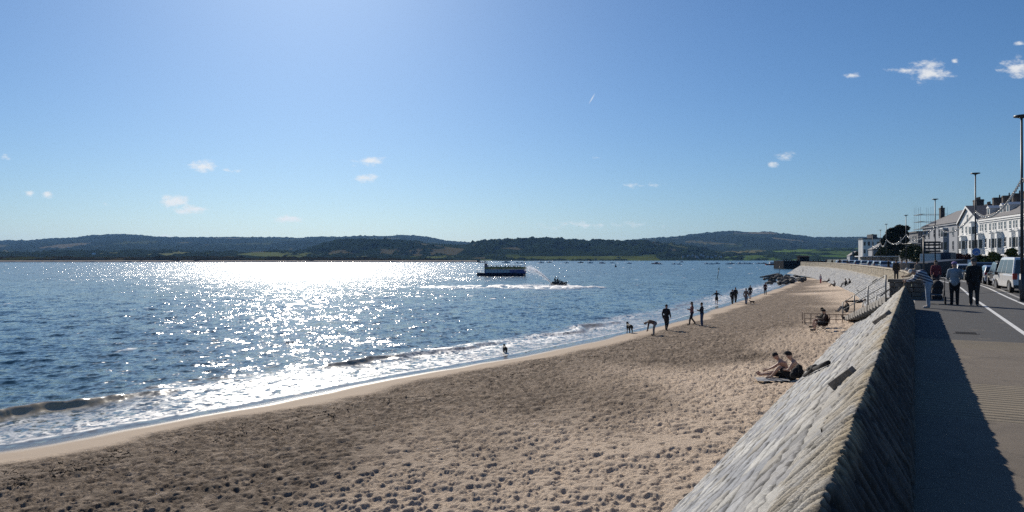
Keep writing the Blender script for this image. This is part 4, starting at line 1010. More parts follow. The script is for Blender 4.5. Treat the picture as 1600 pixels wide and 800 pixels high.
    for s_ in (-1,1):
        x = s_*(hw-.12)
        MB().box(x-.11,-hl-.045,.78,x+.11,-hl+.03,1.12 if kind=='van' else .93).build('tail_light', red_l, e)
        MB().box(x-.17,hl-.22,.60,x+.17,hl-.03,.74).build('headlight', head_l, e)
        MB().box(s_*(hw+.01),hl-1.55,.98,s_*(hw+.19),hl-1.42,1.16).build('wing_mirror', black_p, e)
    MB().box(-hw+.05,-hl-.06,.30,hw-.05,-hl+.02,.46).build('rear_bumper', black_p if kind != 'hatch' else paintm, e)
    MB().box(-hw+.05,hl-.05,.24,hw-.05,hl+.05,.44).build('front_bumper', black_p if kind != 'hatch' else paintm, e)
    MB().box(-.26,-hl-.075,.50,.26,-hl-.055,.61).build('number_plate', plate_y, e)
    if opentail:
        t_ = MB(); t_.box(-hw+.05,-hl-1.15,H_-.05,hw-.05,-hl+.25,H_+.06); t_.build('open_tailgate', black_p, e, bevel=.02)
    return e
def paint_m(c): return mat('car_paint', c, .25, var=.03, coat=.8)
def put(o, s, p, flip=False, yaw=0):
    x, y = at_sp(s, p); o.location = (x, y, -.12 if p < -4.7 else 0); o.rotation_euler.z = wdir(s)+(math.pi if flip else 0)+yaw
P_van, P_suv = paint_m((.82,.82,.82)), paint_m((.012,.013,.016))
van = vehicle('parked_van', 'white van with red tail lights parked beside the nearest lamp post', 'van', None, P_van, 4.9, 1.9, 2.06, 'van'); put(van, sY(46.5), -5.35, yaw=R(7))
o = vehicle('parked_car', 'black estate car with raised tailgate behind the white van', 'car', 'cars parked along the road', P_suv, 4.6, 1.85, 1.75, 'suv', True); put(o, sY(54), -5.5)
cols_ = [((.22,.28,.38),'hatch','pale blue hatchback next beyond the black estate'),((.05,.07,.10),'suv','dark slate car second beyond the black estate'),((.42,.44,.46),'hatch','silver hatchback in the middle of the parked row'),((.55,.56,.57),'hatch','white hatchback in the parked row before the gabled house'),((.03,.035,.05),'suv','black car parked by the red shrub')]
ss_ = [58.5, 65, 72, 79, 86]
for (c, k, lab), yv in zip(cols_, ss_):
    o = vehicle('parked_car', lab, 'car', 'cars parked along the road', paint_m(c), 4.2, 1.78, 1.48 if k=='hatch' else 1.68, k); put(o, sY(yv), -5.45)
# second, farther row built by copying
protos = [o for o in col.objects if o.name.startswith('parked_car') and o.parent is None]
extra = [(93,-5.5),(101,-5.5),(112,-5.6),(122,-5.6),(132,-6.0),(143,-6.0),(154,-6.0),(165,-6.0),(176,-6),(187,-6),(198,-6),(209,-6),(118,-3.4),(128,-3.3),(137,-3.3),(148,-3.2),(161,-3.2),(172,-3.2),(183,-3.2),(60,-12.6),(68,-12.7),(76,-12.6),(84,-12.6)]
ordw = ['first','second','third','fourth','fifth','sixth','seventh','eighth','ninth','tenth','eleventh','twelfth']
for i, (yv, p_) in enumerate(extra):
    src_ = protos[(i*3+1) % len(protos)] if (i*3+1) % len(protos) else protos[2]
    if src_['label'].startswith('black estate'): src_ = protos[3]
    o = copy_tree(src_)
    base = src_['label'].split()[0:2]
    if i < 12: lab = '%s parked in the road-side row beyond the red shrub, %s from there' % (' '.join(base), ordw[i])
    elif i < 19: lab = '%s parked close behind the curving sea wall, %s from the near end' % (' '.join(base), ordw[i-12])
    else: lab = '%s parked on the house side of the road, %s from the camera' % (' '.join(base), ordw[i-19])
    o['label'] = lab; put(o, sY(yv), p_, i % 3 == 0)
# dark covered lorry across the parking row
e = empty('covered_lorry', (0,0,0), 0, 'long dark navy covered lorry standing beyond the walkers', 'lorry')
navy = mat('navy_tarpaulin', (.012,.016,.028), .55, var=.3, scale=2)
MB().prism([(-3.0,.45),(-3.0,1.55),(2.2,1.9),(2.2,.45)], -1.2, 1.2, 'x').build('tarpaulin', navy, e, bevel=.05)
MB().box(-1.05,2.3,.5,1.05,3.6,1.85,.12,.15).build('cab', paint_m((.5,.52,.55)), e, bevel=.06)
MB().box(-.9,3.6,1.1,.9,3.62,1.7).build('windscreen', glass, e)
for yy in (-2.2,-1.2,2.9):
    for s_ in (-1,1): MB().tube((s_*.85,yy,.45),(s_*1.15,yy,.45),.45,.45,16).build('wheel', tyre_m, e)
x, y = at(1470, 76), 76; e.location = (x, y, -.12); e.rotation_euler.z = R(-72)
e = empty('box_van', (at(1454,92), 92, -.12), R(-33), 'white box van with pale blue load box beyond the lamp post', 'van')
MB().box(-1.0,-2.6,.6,1.0,1.6,2.55).build('load_box', mat('box_panel', (.5,.56,.58), .5, var=.04), e, bevel=.04); MB().box(-1,1.7,.45,1,3.4,2.1,.1,.2).build('cab', P_van, e, bevel=.06)
for yy in (-1.6,2.5):
    for s_ in (-1,1): MB().tube((s_*.8,yy,.38),(s_*1.05,yy,.38),.38,.38,14).build('wheel', tyre_m, e)
e = empty('dark_trailer', (at(1474,95), 95, -.12), R(-38), 'dark blue box trailer parked beside the white box van', 'trailer')
MB().box(-1.1,-2.4,.5,1.1,2.4,2.75).build('box', mat('trailer_panel', (.02,.03,.06), .5, var=.1), e, bevel=.04)
for s_ in (-1,1): MB().tube((s_*.8,0,.38),(s_*1.05,0,.38),.38,.38,14).build('wheel', tyre_m, e)

# ================================================================== TREES AND SHRUBS
def leaf_mat(name, c):
    m = bpy.data.materials.new(name); m.use_nodes = True; t = m.node_tree; p = t.nodes['Principled BSDF']
    cc = MIX(t, NOI(t, .9, 4), tuple(x*.5 for x in c), tuple(x*1.5 for x in c)); t.links.new(cc, p.inputs['Base Color']); p.inputs['Roughness'].default_value = .7; p.inputs['Specular IOR Level'].default_value = .2
    return m
bark = mat('bark', (.09,.07,.055), .9, var=.3, scale=5)
def leaves(clumps, n, size, rs, flat=1.0):
    V = []; Fc = []
    tot = sum(c[1]**2 for c in clumps)
    for c, r in clumps:
        k = int(n*r*r/tot)
        d = rs.normal(size=(k,3)); d /= np.linalg.norm(d, axis=1)[:,None]; rr_ = r*rs.uniform(.45,1.05,k)**.6
        P = np.array(c)+d*rr_[:,None]*np.array([1,1,flat])
        u = rs.normal(size=(k,3)); u /= np.linalg.norm(u,axis=1)[:,None]; v = np.cross(u, rs.normal(size=(k,3))); v /= np.linalg.norm(v,axis=1)[:,None]
        s_ = size*rs.uniform(.5,1.3,k)[:,None]
        V.append(np.stack([P-u*s_-v*s_*.4, P+u*s_-v*s_*.4, P+u*s_*.6+v*s_*.6, P-u*s_*.6+v*s_*.6], 1).reshape(-1,3))
    V = np.concatenate(V); me = bpy.data.meshes.new('crown'); nq = len(V)//4
    me.vertices.add(len(V)); me.vertices.foreach_set('co', V.astype(np.float32).reshape(-1)); me.loops.add(len(V)); me.loops.foreach_set('vertex_index', np.arange(len(V), dtype=np.int32)); me.polygons.add(nq); me.polygons.foreach_set('loop_start', np.arange(0,len(V),4,dtype=np.int32)); me.update(calc_edges=True)
    return me
def tree(name, loc, h, r, label, cat_='tree', group=None, leaf=None, seed=0, n=6000, size=.22, trunk=.25, lean=0, clumps=None, flat=.8):
    rs = np.random.RandomState(seed); e = empty(name, loc, 0, label, cat_, group)
    if clumps is None:
        clumps = []
        for k in range(16):
            a = rs.uniform(0, 6.28); q = rs.uniform(.1,.75)*r; z = h*rs.uniform(.42,.88); clumps.append(((math.cos(a)*q+lean*z/h, math.sin(a)*q, z), r*rs.uniform(.25,.45)))
    m = MB(); b0 = Vector((lean*.3,0,h*.45)); m.tube((0,0,-.2), b0, trunk, trunk*.7, 8)
    for c, rr_ in clumps[:10]: m.tube(b0*.95, c, trunk*.45, trunk*.12, 5)
    m.build('trunk', bark, e, True)
    o = link('crown', leaves(clumps, n, size, rs, flat), leaf, e); return e
pine_l = leaf_mat('pine_needles', (.02,.03,.015)); bush_l = leaf_mat('dark_bush_leaves', (.03,.045,.015)); red_lf = leaf_mat('red_shrub_leaves', (.10,.03,.02)); palm_l = leaf_mat('palm_fronds', (.09,.11,.03))
Zt = 215; s_ = Zt/F
cl = [((dx*s_, rnd.uniform(-2,2), (404-y)*s_+CH), r_*s_) for dx, y, r_ in ((-2,362,9),(6,357,8),(-10,368,8),(-14,377,7),(10,365,7),(0,372,8),(-6,383,7),(9,375,6),(-16,388,5),(4,385,6),(-2,394,4),(11,386,4),(12,356,5),(-18,370,4),(-20,381,3))]
tree('pine_tree', (at(1401,Zt), Zt, -.14), 10, 4, 'large dark pine with wind-shaped crown beside the lamp posts', leaf=pine_l, seed=4, n=9000, size=.26, trunk=.32, clumps=cl)
for i, (px, Zb, h, r, lf, lab) in enumerate(((1424,190,5.5,3.2,bush_l,'dark bushy tree right of the pine in front of the flat roof'),(1372,240,4.6,2.6,bush_l,'small dark tree before the round white house'),(1390,260,7,3.6,bush_l,'dark tree behind the pine trunk'),(1437,150,3.6,2.6,bush_l,'dark bush behind the finger sign'),(1346,340,5.5,3.6,bush_l,'dark tree left of the round white house'),(1379,205,5.2,2.6,bush_l,'dark tree between the round white house and the pine'))):
    tree('broadleaf_tree', (at(px,Zb), Zb, -.14), h, r, lab, leaf=lf, seed=10+i, n=2600, size=.25, trunk=.15)
for i, (px, Zb, h, r, lf, lab) in enumerate(((1506,120,2.7,1.6,red_lf,'reddish shrub in front of the gabled house'),(1541,112,2.5,1.5,bush_l,'dark green shrub in front of the terrace'),(1552,108,2.9,1.5,palm_l,'yellow-green spiky shrub in front of the terrace'),(1583,104,3.5,1.2,palm_l,'small palm rising before the terrace bay'))):
    tree('garden_shrub', (at(px,Zb), Zb, -.14), h, r, lab, 'shrub', leaf=lf, seed=30+i, n=1500, size=.2, trunk=.07)

# ================================================================== PEOPLE
def humanoid(J, R_, edges, extra=None, vox=.022):
    m = MB()
    for a, b in edges:
        ra, rb = R_[a], R_[b]
        m.tube(J[a], J[b], ra, rb, 12)
    for k in set([x for e in edges for x in e]): m.ball(J[k], R_[k], 12, 9)
    for c, r in (extra or []): m.ball(c, r, 12, 9)
    me = bpy.data.meshes.new('t'); me.from_pydata(m.v, [], m.f); o = bpy.data.objects.new('t', me); col.objects.link(o)
    md = o.modifiers.new('r', 'REMESH'); md.mode = 'VOXEL'; md.voxel_size = vox; md.use_smooth_shade = True
    sm = o.modifiers.new('s', 'SMOOTH'); sm.iterations = 3; sm.factor = .5
    dg = bpy.context.evaluated_depsgraph_get(); out = bpy.data.meshes.new_from_object(o.evaluated_get(dg)); bpy.data.objects.remove(o); bpy.data.meshes.remove(me)
    return out
BASE = dict(pel=(0,0,.95), wst=(0,.01,1.12), chs=(0,.0,1.33), nkb=(0,-.01,1.47), nck=(0,.0,1.53), hd=(0,.02,1.645),
            shL=(-.17,0,1.42), elL=(-.235,-.03,1.14), wrL=(-.25,.05,.90), haL=(-.25,.08,.82), shR=(.17,0,1.42), elR=(.235,-.03,1.14), wrR=(.25,.05,.90), haR=(.25,.08,.82),
            hpL=(-.09,0,.90), knL=(-.10,.02,.50), anL=(-.10,-.01,.09), toL=(-.12,.13,.035), hpR=(.09,0,.90), knR=(.10,.02,.50), anR=(.10,-.01,.09), toR=(.12,.13,.035))
RAD = dict(pel=.125, wst=.115, chs=.13, nkb=.075, nck=.052, hd=.095, sh=.062, el=.043, wr=.029, ha=.036, hp=.088, kn=.058, an=.04, to=.032)
WALK = dict(knL=(-.10,.14,.51), anL=(-.10,.20,.09), toL=(-.11,.34,.05), knR=(.10,.03,.50), anR=(.10,-.24,.14), toR=(.11,-.12,.035), elL=(-.23,-.12,1.16), wrL=(-.22,-.06,.92), haL=(-.22,-.02,.85), elR=(.23,.06,1.15), wrR=(.22,.20,.95), haR=(.22,.24,.89))
SIT = dict(pel=(0,-.02,.12), wst=(0,-.10,.28), chs=(0,-.10,.50), nkb=(0,-.08,.63), nck=(0,-.06,.69), hd=(0,-.01,.80), shL=(-.17,-.08,.58), elL=(-.24,.05,.36), wrL=(-.16,.25,.36), haL=(-.13,.33,.37), shR=(.17,-.08,.58), elR=(.24,.05,.36), wrR=(.16,.25,.36), haR=(.13,.33,.37),
           hpL=(-.09,0,.11), knL=(-.12,.38,.40), anL=(-.12,.62,.08), toL=(-.13,.78,.05), hpR=(.09,0,.11), knR=(.12,.38,.40), anR=(.12,.62,.08), toR=(.13,.78,.05))
CHAIR = dict(SIT); CHAIR.update({k: (v[0], v[1], v[2]+.28) for k, v in SIT.items()}); CHAIR.update(knL=(-.13,.42,.47), anL=(-.14,.50,.09), toL=(-.15,.66,.04), knR=(.13,.42,.47), anR=(.14,.52,.09), toR=(.15,.68,.04))
LEAN = dict(chs=(0,.22,1.28), wst=(0,.08,1.10), nkb=(0,.36,1.33), nck=(0,.43,1.35), hd=(0,.52,1.36), shL=(-.17,.30,1.29), elL=(-.22,.48,1.06), wrL=(-.14,.68,1.0), haL=(-.10,.77,1.0), shR=(.17,.30,1.29), elR=(.22,.48,1.06), wrR=(.14,.68,1.0), haR=(.10,.77,1.0))
PUSH = dict(elL=(-.24,.10,1.16), wrL=(-.21,.34,1.05), haL=(-.20,.42,1.04), elR=(.24,.10,1.16), wrR=(.21,.34,1.05), haR=(.20,.42,1.04))
SWIM = dict(elL=(-.36,-.02,1.28), wrL=(-.50,.1,1.2), haL=(-.57,.13,1.18), elR=(.36,-.02,1.28), wrR=(.50,.1,1.2), haR=(.57,.13,1.18))
HOLD = dict(elL=(-.24,.08,1.18), wrL=(-.10,.30,1.20), haL=(-.04,.34,1.22), elR=(.24,.08,1.18), wrR=(.10,.30,1.20), haR=(.04,.34,1.22))
LIE = {k: (v[0], -v[2]+.9, .16+v[1]*.3) for k, v in BASE.items()}; LIE.update(hd=(0,-.72,.30), nck=(0,-.62,.25), nkb=(0,-.56,.22), chs=(0,-.42,.20))
RECL = dict(SIT); RECL.update(wst=(0,-.14,.24), chs=(0,-.30,.40), nkb=(0,-.38,.52), nck=(0,-.40,.57), hd=(0,-.40,.68), shL=(-.17,-.34,.47), shR=(.17,-.34,.47), elL=(-.22,-.48,.24), wrL=(-.2,-.44,.05), haL=(-.2,-.38,.04), elR=(.22,-.48,.24), wrR=(.2,-.44,.05), haR=(.2,-.38,.04), knL=(-.1,.45,.22), anL=(-.1,.88,.08), toL=(-.11,.95,.2), knR=(.1,.45,.22), anR=(.1,.88,.08), toR=(.11,.95,.2))
skin_m = mat('skin', (.42,.26,.19), .55, var=.08); 
def fab(c): return cm_(c, .9, var=.15, scale=14)
def person(loc, rz, label, pose=None, top=(.05,.05,.06), legs=(.03,.03,.04), hair=(.05,.035,.02), shoes=(.03,.03,.03), h=1.72, group=None, bare_top=False, bare_legs=False, hat=None, vox=.026, short_sleeve=False, tops_mat=None, bulk=1.0, female=False, shorts=False, z=None):
    J = {k: Vector(v) for k, v in {**BASE, **(pose or {})}.items()}; k_ = h/1.74
    J = {k: v*k_ for k, v in J.items()}
    Rr = {}
    for k in J: b = k if k in RAD else k[:-1]; Rr[k] = RAD[b]*k_*(bulk if b in ('pel','wst','chs','sh','hp') else 1)
    e = empty('person', (loc[0], loc[1], loc[2] if len(loc) > 2 else 0), rz, label, 'person', group)
    E = [('pel','wst'),('wst','chs'),('chs','nkb'),('nkb','nck'),('nck','hd')]
    for s_ in 'LR': E += [('chs','sh'+s_),('nkb','sh'+s_),('sh'+s_,'el'+s_),('el'+s_,'wr'+s_),('wr'+s_,'ha'+s_),('pel','hp'+s_),('hp'+s_,'kn'+s_),('kn'+s_,'an'+s_),('an'+s_,'to'+s_)]
    hd = J['hd']; fw_ = (Vector((0,1,-.05))).normalized()
    up = (hd-J['nck']).normalized(); 
    ex = [(hd+up*.045*k_, (.076*k_,.092*k_,.10*k_)), (hd-up*.05*k_+fw_*.03*k_, (.055*k_,.06*k_,.06*k_)), (hd+fw_*.100*k_-up*.012*k_, (.014,.02,.025))]
    ex += [(hd+Vector((s_*.078*k_,0,0)), (.014,.025,.032)) for s_ in (-1,1)]
    me = humanoid(J, Rr, E, ex, vox)
    body = link('body', me, skin_m, e, True)
    # five fingers on each hand, appended to the same mesh
    fb_ = MB()
    for s_, sg_ in (('L',-1),('R',1)):
        w0, h0 = J['wr'+s_], J['ha'+s_]; d = (h0-w0).normalized(); sd_ = d.cross(Vector((sg_,0,.01))).normalized()
        nrm_ = d.cross(sd_).normalized()
        for q in range(4):
            b0 = h0+sd_*(.027-.018*q)*k_; l = (.070,.082,.076,.060)[q]*k_; m1 = b0+d*l*.55; fb_.tube(b0-d*.02, m1, .0095, .0085, 6); fb_.tube(m1, m1+(d*.8+nrm_*sg_*.5).normalized()*l*.45, .0085, .007, 6)
        b0 = h0-d*.02+sd_*.03*k_; fb_.tube(b0, b0+(d*.6+sd_*.8).normalized()*.055*k_, .011, .009, 6)
    bm = bmesh.new(); bm.from_mesh(me); m2 = fb_.mesh(); bm.from_mesh(m2); bm.to_mesh(me); bm.free(); bpy.data.meshes.remove(m2); me.shade_smooth()
    def inflate(keys, t): return {k: Rr[k]+t for k in keys}
    if not bare_top:
        K_ = ['pel','wst','chs','nkb','shL','shR','elL','elR']+([] if short_sleeve else ['wrL','wrR'])
        R2 = inflate(K_, .018); R2['nkb'] = Rr['nkb']+.006; R2['pel'] = Rr['pel']+.028
        E2 = [x for x in E if x[0] in K_ and x[1] in K_]
        link('top', humanoid(J, {**Rr, **R2}, E2, None, vox), tops_mat or fab(top), e, True)
    K_ = ['pel','hpL','hpR','knL','knR']+([] if shorts else ['anL','anR'])
    if not bare_legs:
        R2 = inflate(K_, .017); E2 = [x for x in E if x[0] in K_ and x[1] in K_]
        for s_ in 'LR':
            if not shorts: R2['an'+s_] = Rr['an'+s_]+.022
        Jt = dict(J)
        if shorts:
            for s_ in 'LR': Jt['kn'+s_] = J['hp'+s_]+(J['kn'+s_]-J['hp'+s_])*.75; R2['kn'+s_] = R2['hp'+s_]*.85
        link('shorts' if shorts else 'trousers', humanoid(Jt, {**Rr, **R2}, E2, None, vox), fab(legs), e, True)
    if shoes:
        for s_ in 'LR':
            a, b = J['an'+s_], J['to'+s_]; m = MB(); d = (b-a); m.tube(a-Vector((0,0,.03)), b, .046, .042, 10); m.ball(b, .046, 10, 7); m.ball(a-Vector((0,0,.035)), .05, 10, 7); m.build('shoe', fab(shoes), e, True)
    hr = MB(); hr.ball(hd+up*.066*k_-fw_*.018*k_, (.092*k_,.10*k_,.092*k_), 14, 10); 
    if female: hr.ball(hd-fw_*.06*k_-up*.06*k_, (.075*k_,.05*k_,.11*k_), 10, 8)
    hr.build('hair', fab(hair), e, True)
    if hat:
        c = hd+up*.105*k_; m = MB(); m.ball(c, (.108*k_,.118*k_,.075*k_), 14, 8); m.tube(c-Vector((0,0,.03)), c-Vector((0,0,.015)), .12*k_, .115*k_, 14); m.ball(c+fw_*.12-up*.03, (.07,.07,.012), 10, 5); m.build('hat', fab(hat), e, True)
    return e
def gpos(px, y, z0=None, it=6):          # a spot on the beach seen at photo pixel (px, y)
    z = -3.0
    for _ in range(it*2):
        x, yy = gp(px, y, z); z = .5*z+.5*max(gz(x, yy), SEA-.15)
    x, yy = gp(px, y, z); return x, yy, z
# striped sweater as a procedural pattern along the height
def f_stripe(t, p):
    tc = t.nodes.new('ShaderNodeTexCoord'); s_ = t.nodes.new('ShaderNodeSeparateXYZ'); t.links.new(tc.outputs['Object'], s_.inputs[0])
    v = math_n(t,'GREATER_THAN', math_n(t,'SINE', math_n(t,'MULTIPLY', math_n(t, 'ADD', s_.outputs[2], math_n(t,'MULTIPLY', s_.outputs[1], -.35)), 2*math.pi/.105)), .15)
    t.links.new(MIX(t, v, (.06,.08,.13), (.42,.45,.50)), p.inputs['Base Color']); p.inputs['Roughness'].default_value = .9
stripe_m = attr_mat('striped_knit', f_stripe)
wd0 = wdir(sY(28))
person((at(1450,27.6), 27.6), R(62), 'white-haired person in striped jumper and pale jeans bending over the wall', LEAN, tops_mat=stripe_m, legs=(.30,.36,.44), hair=(.75,.73,.68), shoes=(.4,.4,.4), h=1.74, vox=.02, bulk=1.15)
person((at(1436,36.5), 36.5), R(70), 'person in tan jacket leaning on the wall beyond the pier', LEAN, top=(.35,.27,.18), legs=(.10,.09,.08), hair=(.5,.48,.45), h=1.66)
person((at(1491,29.6), 29.6), -R(28), 'person with purple hat and grey cardigan pushing a pram', PUSH, top=(.24,.30,.36), legs=(.012,.012,.014), hair=(.2,.15,.2), hat=(.26,.20,.42), h=1.66, vox=.02, bulk=1.28)
person((at(1521.5,29.0), 29.0), -R(26), 'person in black jacket and dark cap walking beside the pram', {**WALK, 'anR':(.10,-.02,.09), 'toR':(.12,.12,.035), 'knR':(.10,.02,.5), 'anL':(-.09,.10,.09),'toL':(-.1,.25,.04),'knL':(-.1,.08,.5)}, top=(.010,.010,.012), legs=(.018,.018,.022), hair=(.1,.1,.1), hat=(.05,.06,.07), h=1.80, vox=.02, bulk=1.28, shoes=(.30,.28,.26))
person((at(1462,42), 42), R(150), 'person in dark red top walking toward the camera past the sign', WALK, top=(.16,.03,.04), legs=(.04,.03,.04), h=1.70)
# pram
e = empty('pram', (at(1481,29.3)+.02, 30.1, 0), -R(28), 'black pram with dark hood and large wheels', 'pram')
pk_ = mat('pram_fabric', (.015,.015,.02), .8, var=.2)
h_ = MB(); h_.ball((0,.10,.72), (.24,.30,.26), 14, 10); h_.build('hood', pk_, e, True)
MB().box(-.20,-.22,.42,.20,.55,.66,.03,.05).build('seat', pk_, e, bevel=.04); MB().box(-.17,-.15,.18,.17,.40,.34,-.02,-.02).build('basket', pk_, e)
fr = MB()
for s_ in (-1,1): fr.path([(s_*.26,-.42,1.04),(s_*.26,-.10,.62),(s_*.24,.42,.20)], .016).path([(s_*.26,-.05,.60),(s_*.27,-.30,.16)], .016)
fr.tube((-.26,-.42,1.04),(.26,-.42,1.04),.02); fr.build('frame', black_p, e, True)
for s_ in (-1,1):
    for yy, r_ in ((-.30,.16),(.42,.11)): MB().tube((s_*.27,yy,r_),(s_*.31,yy,r_),r_,r_,16).build('wheel', tyre_m, e)
# people on the promenade farther off
far_p = [(1400,416,.03,.03,'person in dark coat standing by the far wall, left of the tan-coated pair'),(1409,417,.30,.2,'person in tan coat standing by the far wall'),(1416,417,.34,.22,'second person in tan coat, right beside the first'),(1388,414,.02,.02,'person in black standing before the beach shelter right end'),(1362,413,.02,.02,'person in dark clothes before the shelter, right of two'),(1357,413,.02,.03,'person in dark clothes before the shelter, left of two'),(1324,411,.3,.05,'person in pale top walking behind the far wall'),(1312,410.6,.02,.02,'person in dark top behind the far wall bend'),(1300,410,.02,.05,'person far along the wall, left of the dark-topped one'),(1291,410,.2,.02,'most distant person behind the sea wall'),(1433,413,.25,.03,'person with pale top behind the bending figure')]
px_Z = [62, 66, 67, 95, 150, 150, 170, 185, 195, 205, 58]
pers_cache = []
for i, ((px, y, a, b, lab), Zp) in enumerate(zip(far_p, px_Z)):
    t_ = (a, a*.8, a*.62); x = at(px, Zp)
    s0 = sY(Zp*.98)
    person((x, Zp), rnd.uniform(0,6.28), lab, WALK if i % 2 else None, top=t_, legs=(b,b,b*1.2), h=1.7+.08*math.sin(i*3), vox=.04)
# ------------------------------------------------------------------ people on the beach
DK = (.012,.012,.015)
def bp(px, y, rz, label, **k):
    x, yy, z = gpos(px, y); return person((x, yy, z-.01), rz, label, **k)
SD = R(-33)                                    # walking away along the shore
bp(1041, 516.5, SD, 'tall person in black coat walking at the water edge behind the bending person', pose=WALK, top=DK, legs=DK, hair=(.03,.02,.02), h=1.84, bulk=1.15)
bp(1081, 507, R(80), 'person in dusky pink top and dark trousers holding something at chest', pose={**WALK, **HOLD}, top=(.20,.08,.08), legs=(.015,.015,.025), h=1.74, female=True)
bp(1096.5, 510, R(60), 'person in dark jacket and blue jeans standing on the sand', pose=HOLD, top=(.02,.02,.03), legs=(.05,.08,.15), h=1.74)
bp(1119.5, 476.5, R(170), 'bare-legged bather in dark swimwear wading with arms out', pose=SWIM, top=DK, legs=(.02,.015,.02), h=1.66, shorts=True, short_sleeve=True, shoes=None)
bp(1144, 475, SD, 'shorter of two people in black walking arm in arm', pose=WALK, top=DK, legs=DK, h=1.66, bulk=1.1)
bp(1149, 472.5, SD, 'taller of two people in black walking arm in arm', pose=WALK, top=DK, legs=DK, h=1.78, bulk=1.15)
bp(1165.5, 475.5, SD, 'person in grey-brown jacket and blue jeans walking the small dog', pose=WALK, top=(.16,.12,.10), legs=(.07,.10,.17), h=1.76)
bp(1172, 467, R(150), 'person in dark top and pale shorts behind the dog walker', pose=WALK, top=(.02,.02,.02), legs=(.10,.08,.08), h=1.74, shorts=True)
bp(1195.5, 460.5, R(165), 'lone person in dark clothes with red bag near the groyne', pose=WALK, top=(.05,.015,.02), legs=DK, h=1.74)
bp(1244.5, 432, R(20), 'left one of three distant bathers beside the rocks', top=DK, legs=(.25,.06,.06), h=1.7, shorts=True, vox=.04)
bp(1250.5, 431, R(150), 'middle one of three distant bathers beside the rocks', top=DK, legs=DK, h=1.7, shorts=True, vox=.04)
bp(1254.5, 431, R(90), 'right one of three distant bathers beside the rocks', top=DK, legs=(.2,.1,.08), h=1.7, shorts=True, vox=.04)
bp(1282, 443, R(200), 'person in white top and red trousers standing on the far sand', top=(.5,.45,.48), legs=(.40,.05,.07), h=1.7, vox=.03)
x, yy, z = gpos(1292, 441); person((x, yy, z), R(100), 'person in black sitting on the sand with legs out, right of the red trousers', RECL, top=DK, legs=DK, vox=.03)
x, yy, z = gpos(1303, 447.5); person((x, yy, z), R(60), 'person in dark shorts and pale top sitting at the foot of the slope', SIT, top=(.25,.22,.2), legs=DK, vox=.03)
for px, lab in ((1320.5,'left one of two people in black seated together on the slope foot'),(1326.5,'right one of two people in black seated together on the slope foot')):
    x, yy, z = gpos(px, 449.5); person((x, yy, z+.12), R(70), lab, CHAIR, top=DK, legs=DK, vox=.03)
x, yy, z = gpos(1337, 473.5); person((x, yy, z), R(80), 'person lying on the sand near the end of the slope', LIE, top=(.03,.025,.03), legs=DK, vox=.03)
x, yy, z = gpos(1322, 487); person((x, yy, z), R(85), 'person in dark top sitting on a towel behind the barrier', SIT, top=DK, legs=(.14,.14,.15), vox=.028)
x, yy, z = gpos(1340, 499); person((x, yy, z), R(75), 'person in navy top with pale bag reclining against the slope by the steps', RECL, top=(.012,.018,.04), legs=(.012,.015,.03), vox=.026, h=1.8)
# couple in beach chairs
def beach_chair(x, y, z, rz, lab):
    e = empty('beach_chair', (x, y, z), rz, lab, 'chair', 'folding chairs on the sand'); cf = fab((.10,.05,.03)); 
    MB().box(-.26,-.12,.33,.26,.34,.37).build('seat', cf, e); m = MB(); m.box(-.26,-.03,0,.26,.0,.50, M=Matrix.Translation((0,-.14,.36)) @ Matrix.Rotation(R(18),4,'X')); m.build('backrest', cf, e)
    for s_ in (-1,1):
        MB().tube((s_*.27,.36,.36),(s_*.27,-.22,.0),.014).build('leg', steel, e, True); MB().tube((s_*.27,-.14,.38),(s_*.27,.34,.0),.014).build('leg', steel, e, True); MB().tube((s_*.28,-.2,.55),(s_*.28,.28,.55),.016).build('armrest', steel, e, True)
    return e
for px, y, lab, tc_, lab2 in ((1287,517.5,'bare-legged person in dark top sitting in the nearer folding chair',(.035,.018,.015),'nearer folding chair of the pair on the sand'),(1284,512.5,'person in dark top sitting in the farther folding chair',(.014,.012,.012),'farther folding chair of the pair on the sand')):
    x, yy, z = gpos(px, y); beach_chair(x, yy, z, R(75), lab2); person((x, yy, z+.02), R(75), lab, CHAIR, top=tc_, bare_legs=False, shorts=True, legs=(.02,.015,.015), h=1.75, vox=.024, hat=(.02,.02,.02) if px == 1287 else None)
# sunbathing couple, seen from behind and the side
for px, y, lab, pose, hr_, kw in ((1236,594,'bare-backed sunbather with cap sitting nearest the black bag', {**SIT, 'hd':(0,.06,.80), 'nck':(0,-.0,.69),'knL':(-.12,.36,.42)}, DK, dict(hat=(.012,.012,.015))),(1226.5,591,'bare-chested sunbather leaning forward beside the capped one', {**SIT, 'chs':(0,.06,.46),'wst':(0,-.03,.28),'nkb':(0,.16,.58),'nck':(0,.22,.63),'hd':(0,.30,.72),'shL':(-.17,.13,.53),'shR':(.17,.13,.53),'elL':(-.22,.34,.38),'elR':(.22,.34,.38),'wrL':(-.18,.55,.28),'haL':(-.17,.63,.25),'wrR':(.18,.55,.28),'haR':(.17,.63,.25),'knL':(-.12,.42,.16),'anL':(-.12,.82,.07),'toL':(-.13,.92,.15),'knR':(.12,.42,.16),'anR':(.12,.82,.07),'toR':(.13,.92,.15)}, DK, {})):
    x, yy, z = gpos(px, y); person((x, yy, z), R(60), lab, pose, bare_top=True, legs=(.01,.01,.012), hair=hr_, shorts=True, shoes=None, h=1.75, vox=.02, **kw)
x, yy, z = gpos(1222, 594); e = empty('beach_towel', (x, yy, z+.03), R(-8), 'pale blue-grey towel under the sunbathing pair', 'towel')
X_, Y_ = np.meshgrid(np.linspace(-.85,.6,30), np.linspace(-.3,.4,20)); me = grid_mesh('towel', X_, Y_, (fbm(X_*4,Y_*4,3,3)-.5)*.06); link('cloth', me, fab((.27,.28,.30)), e)
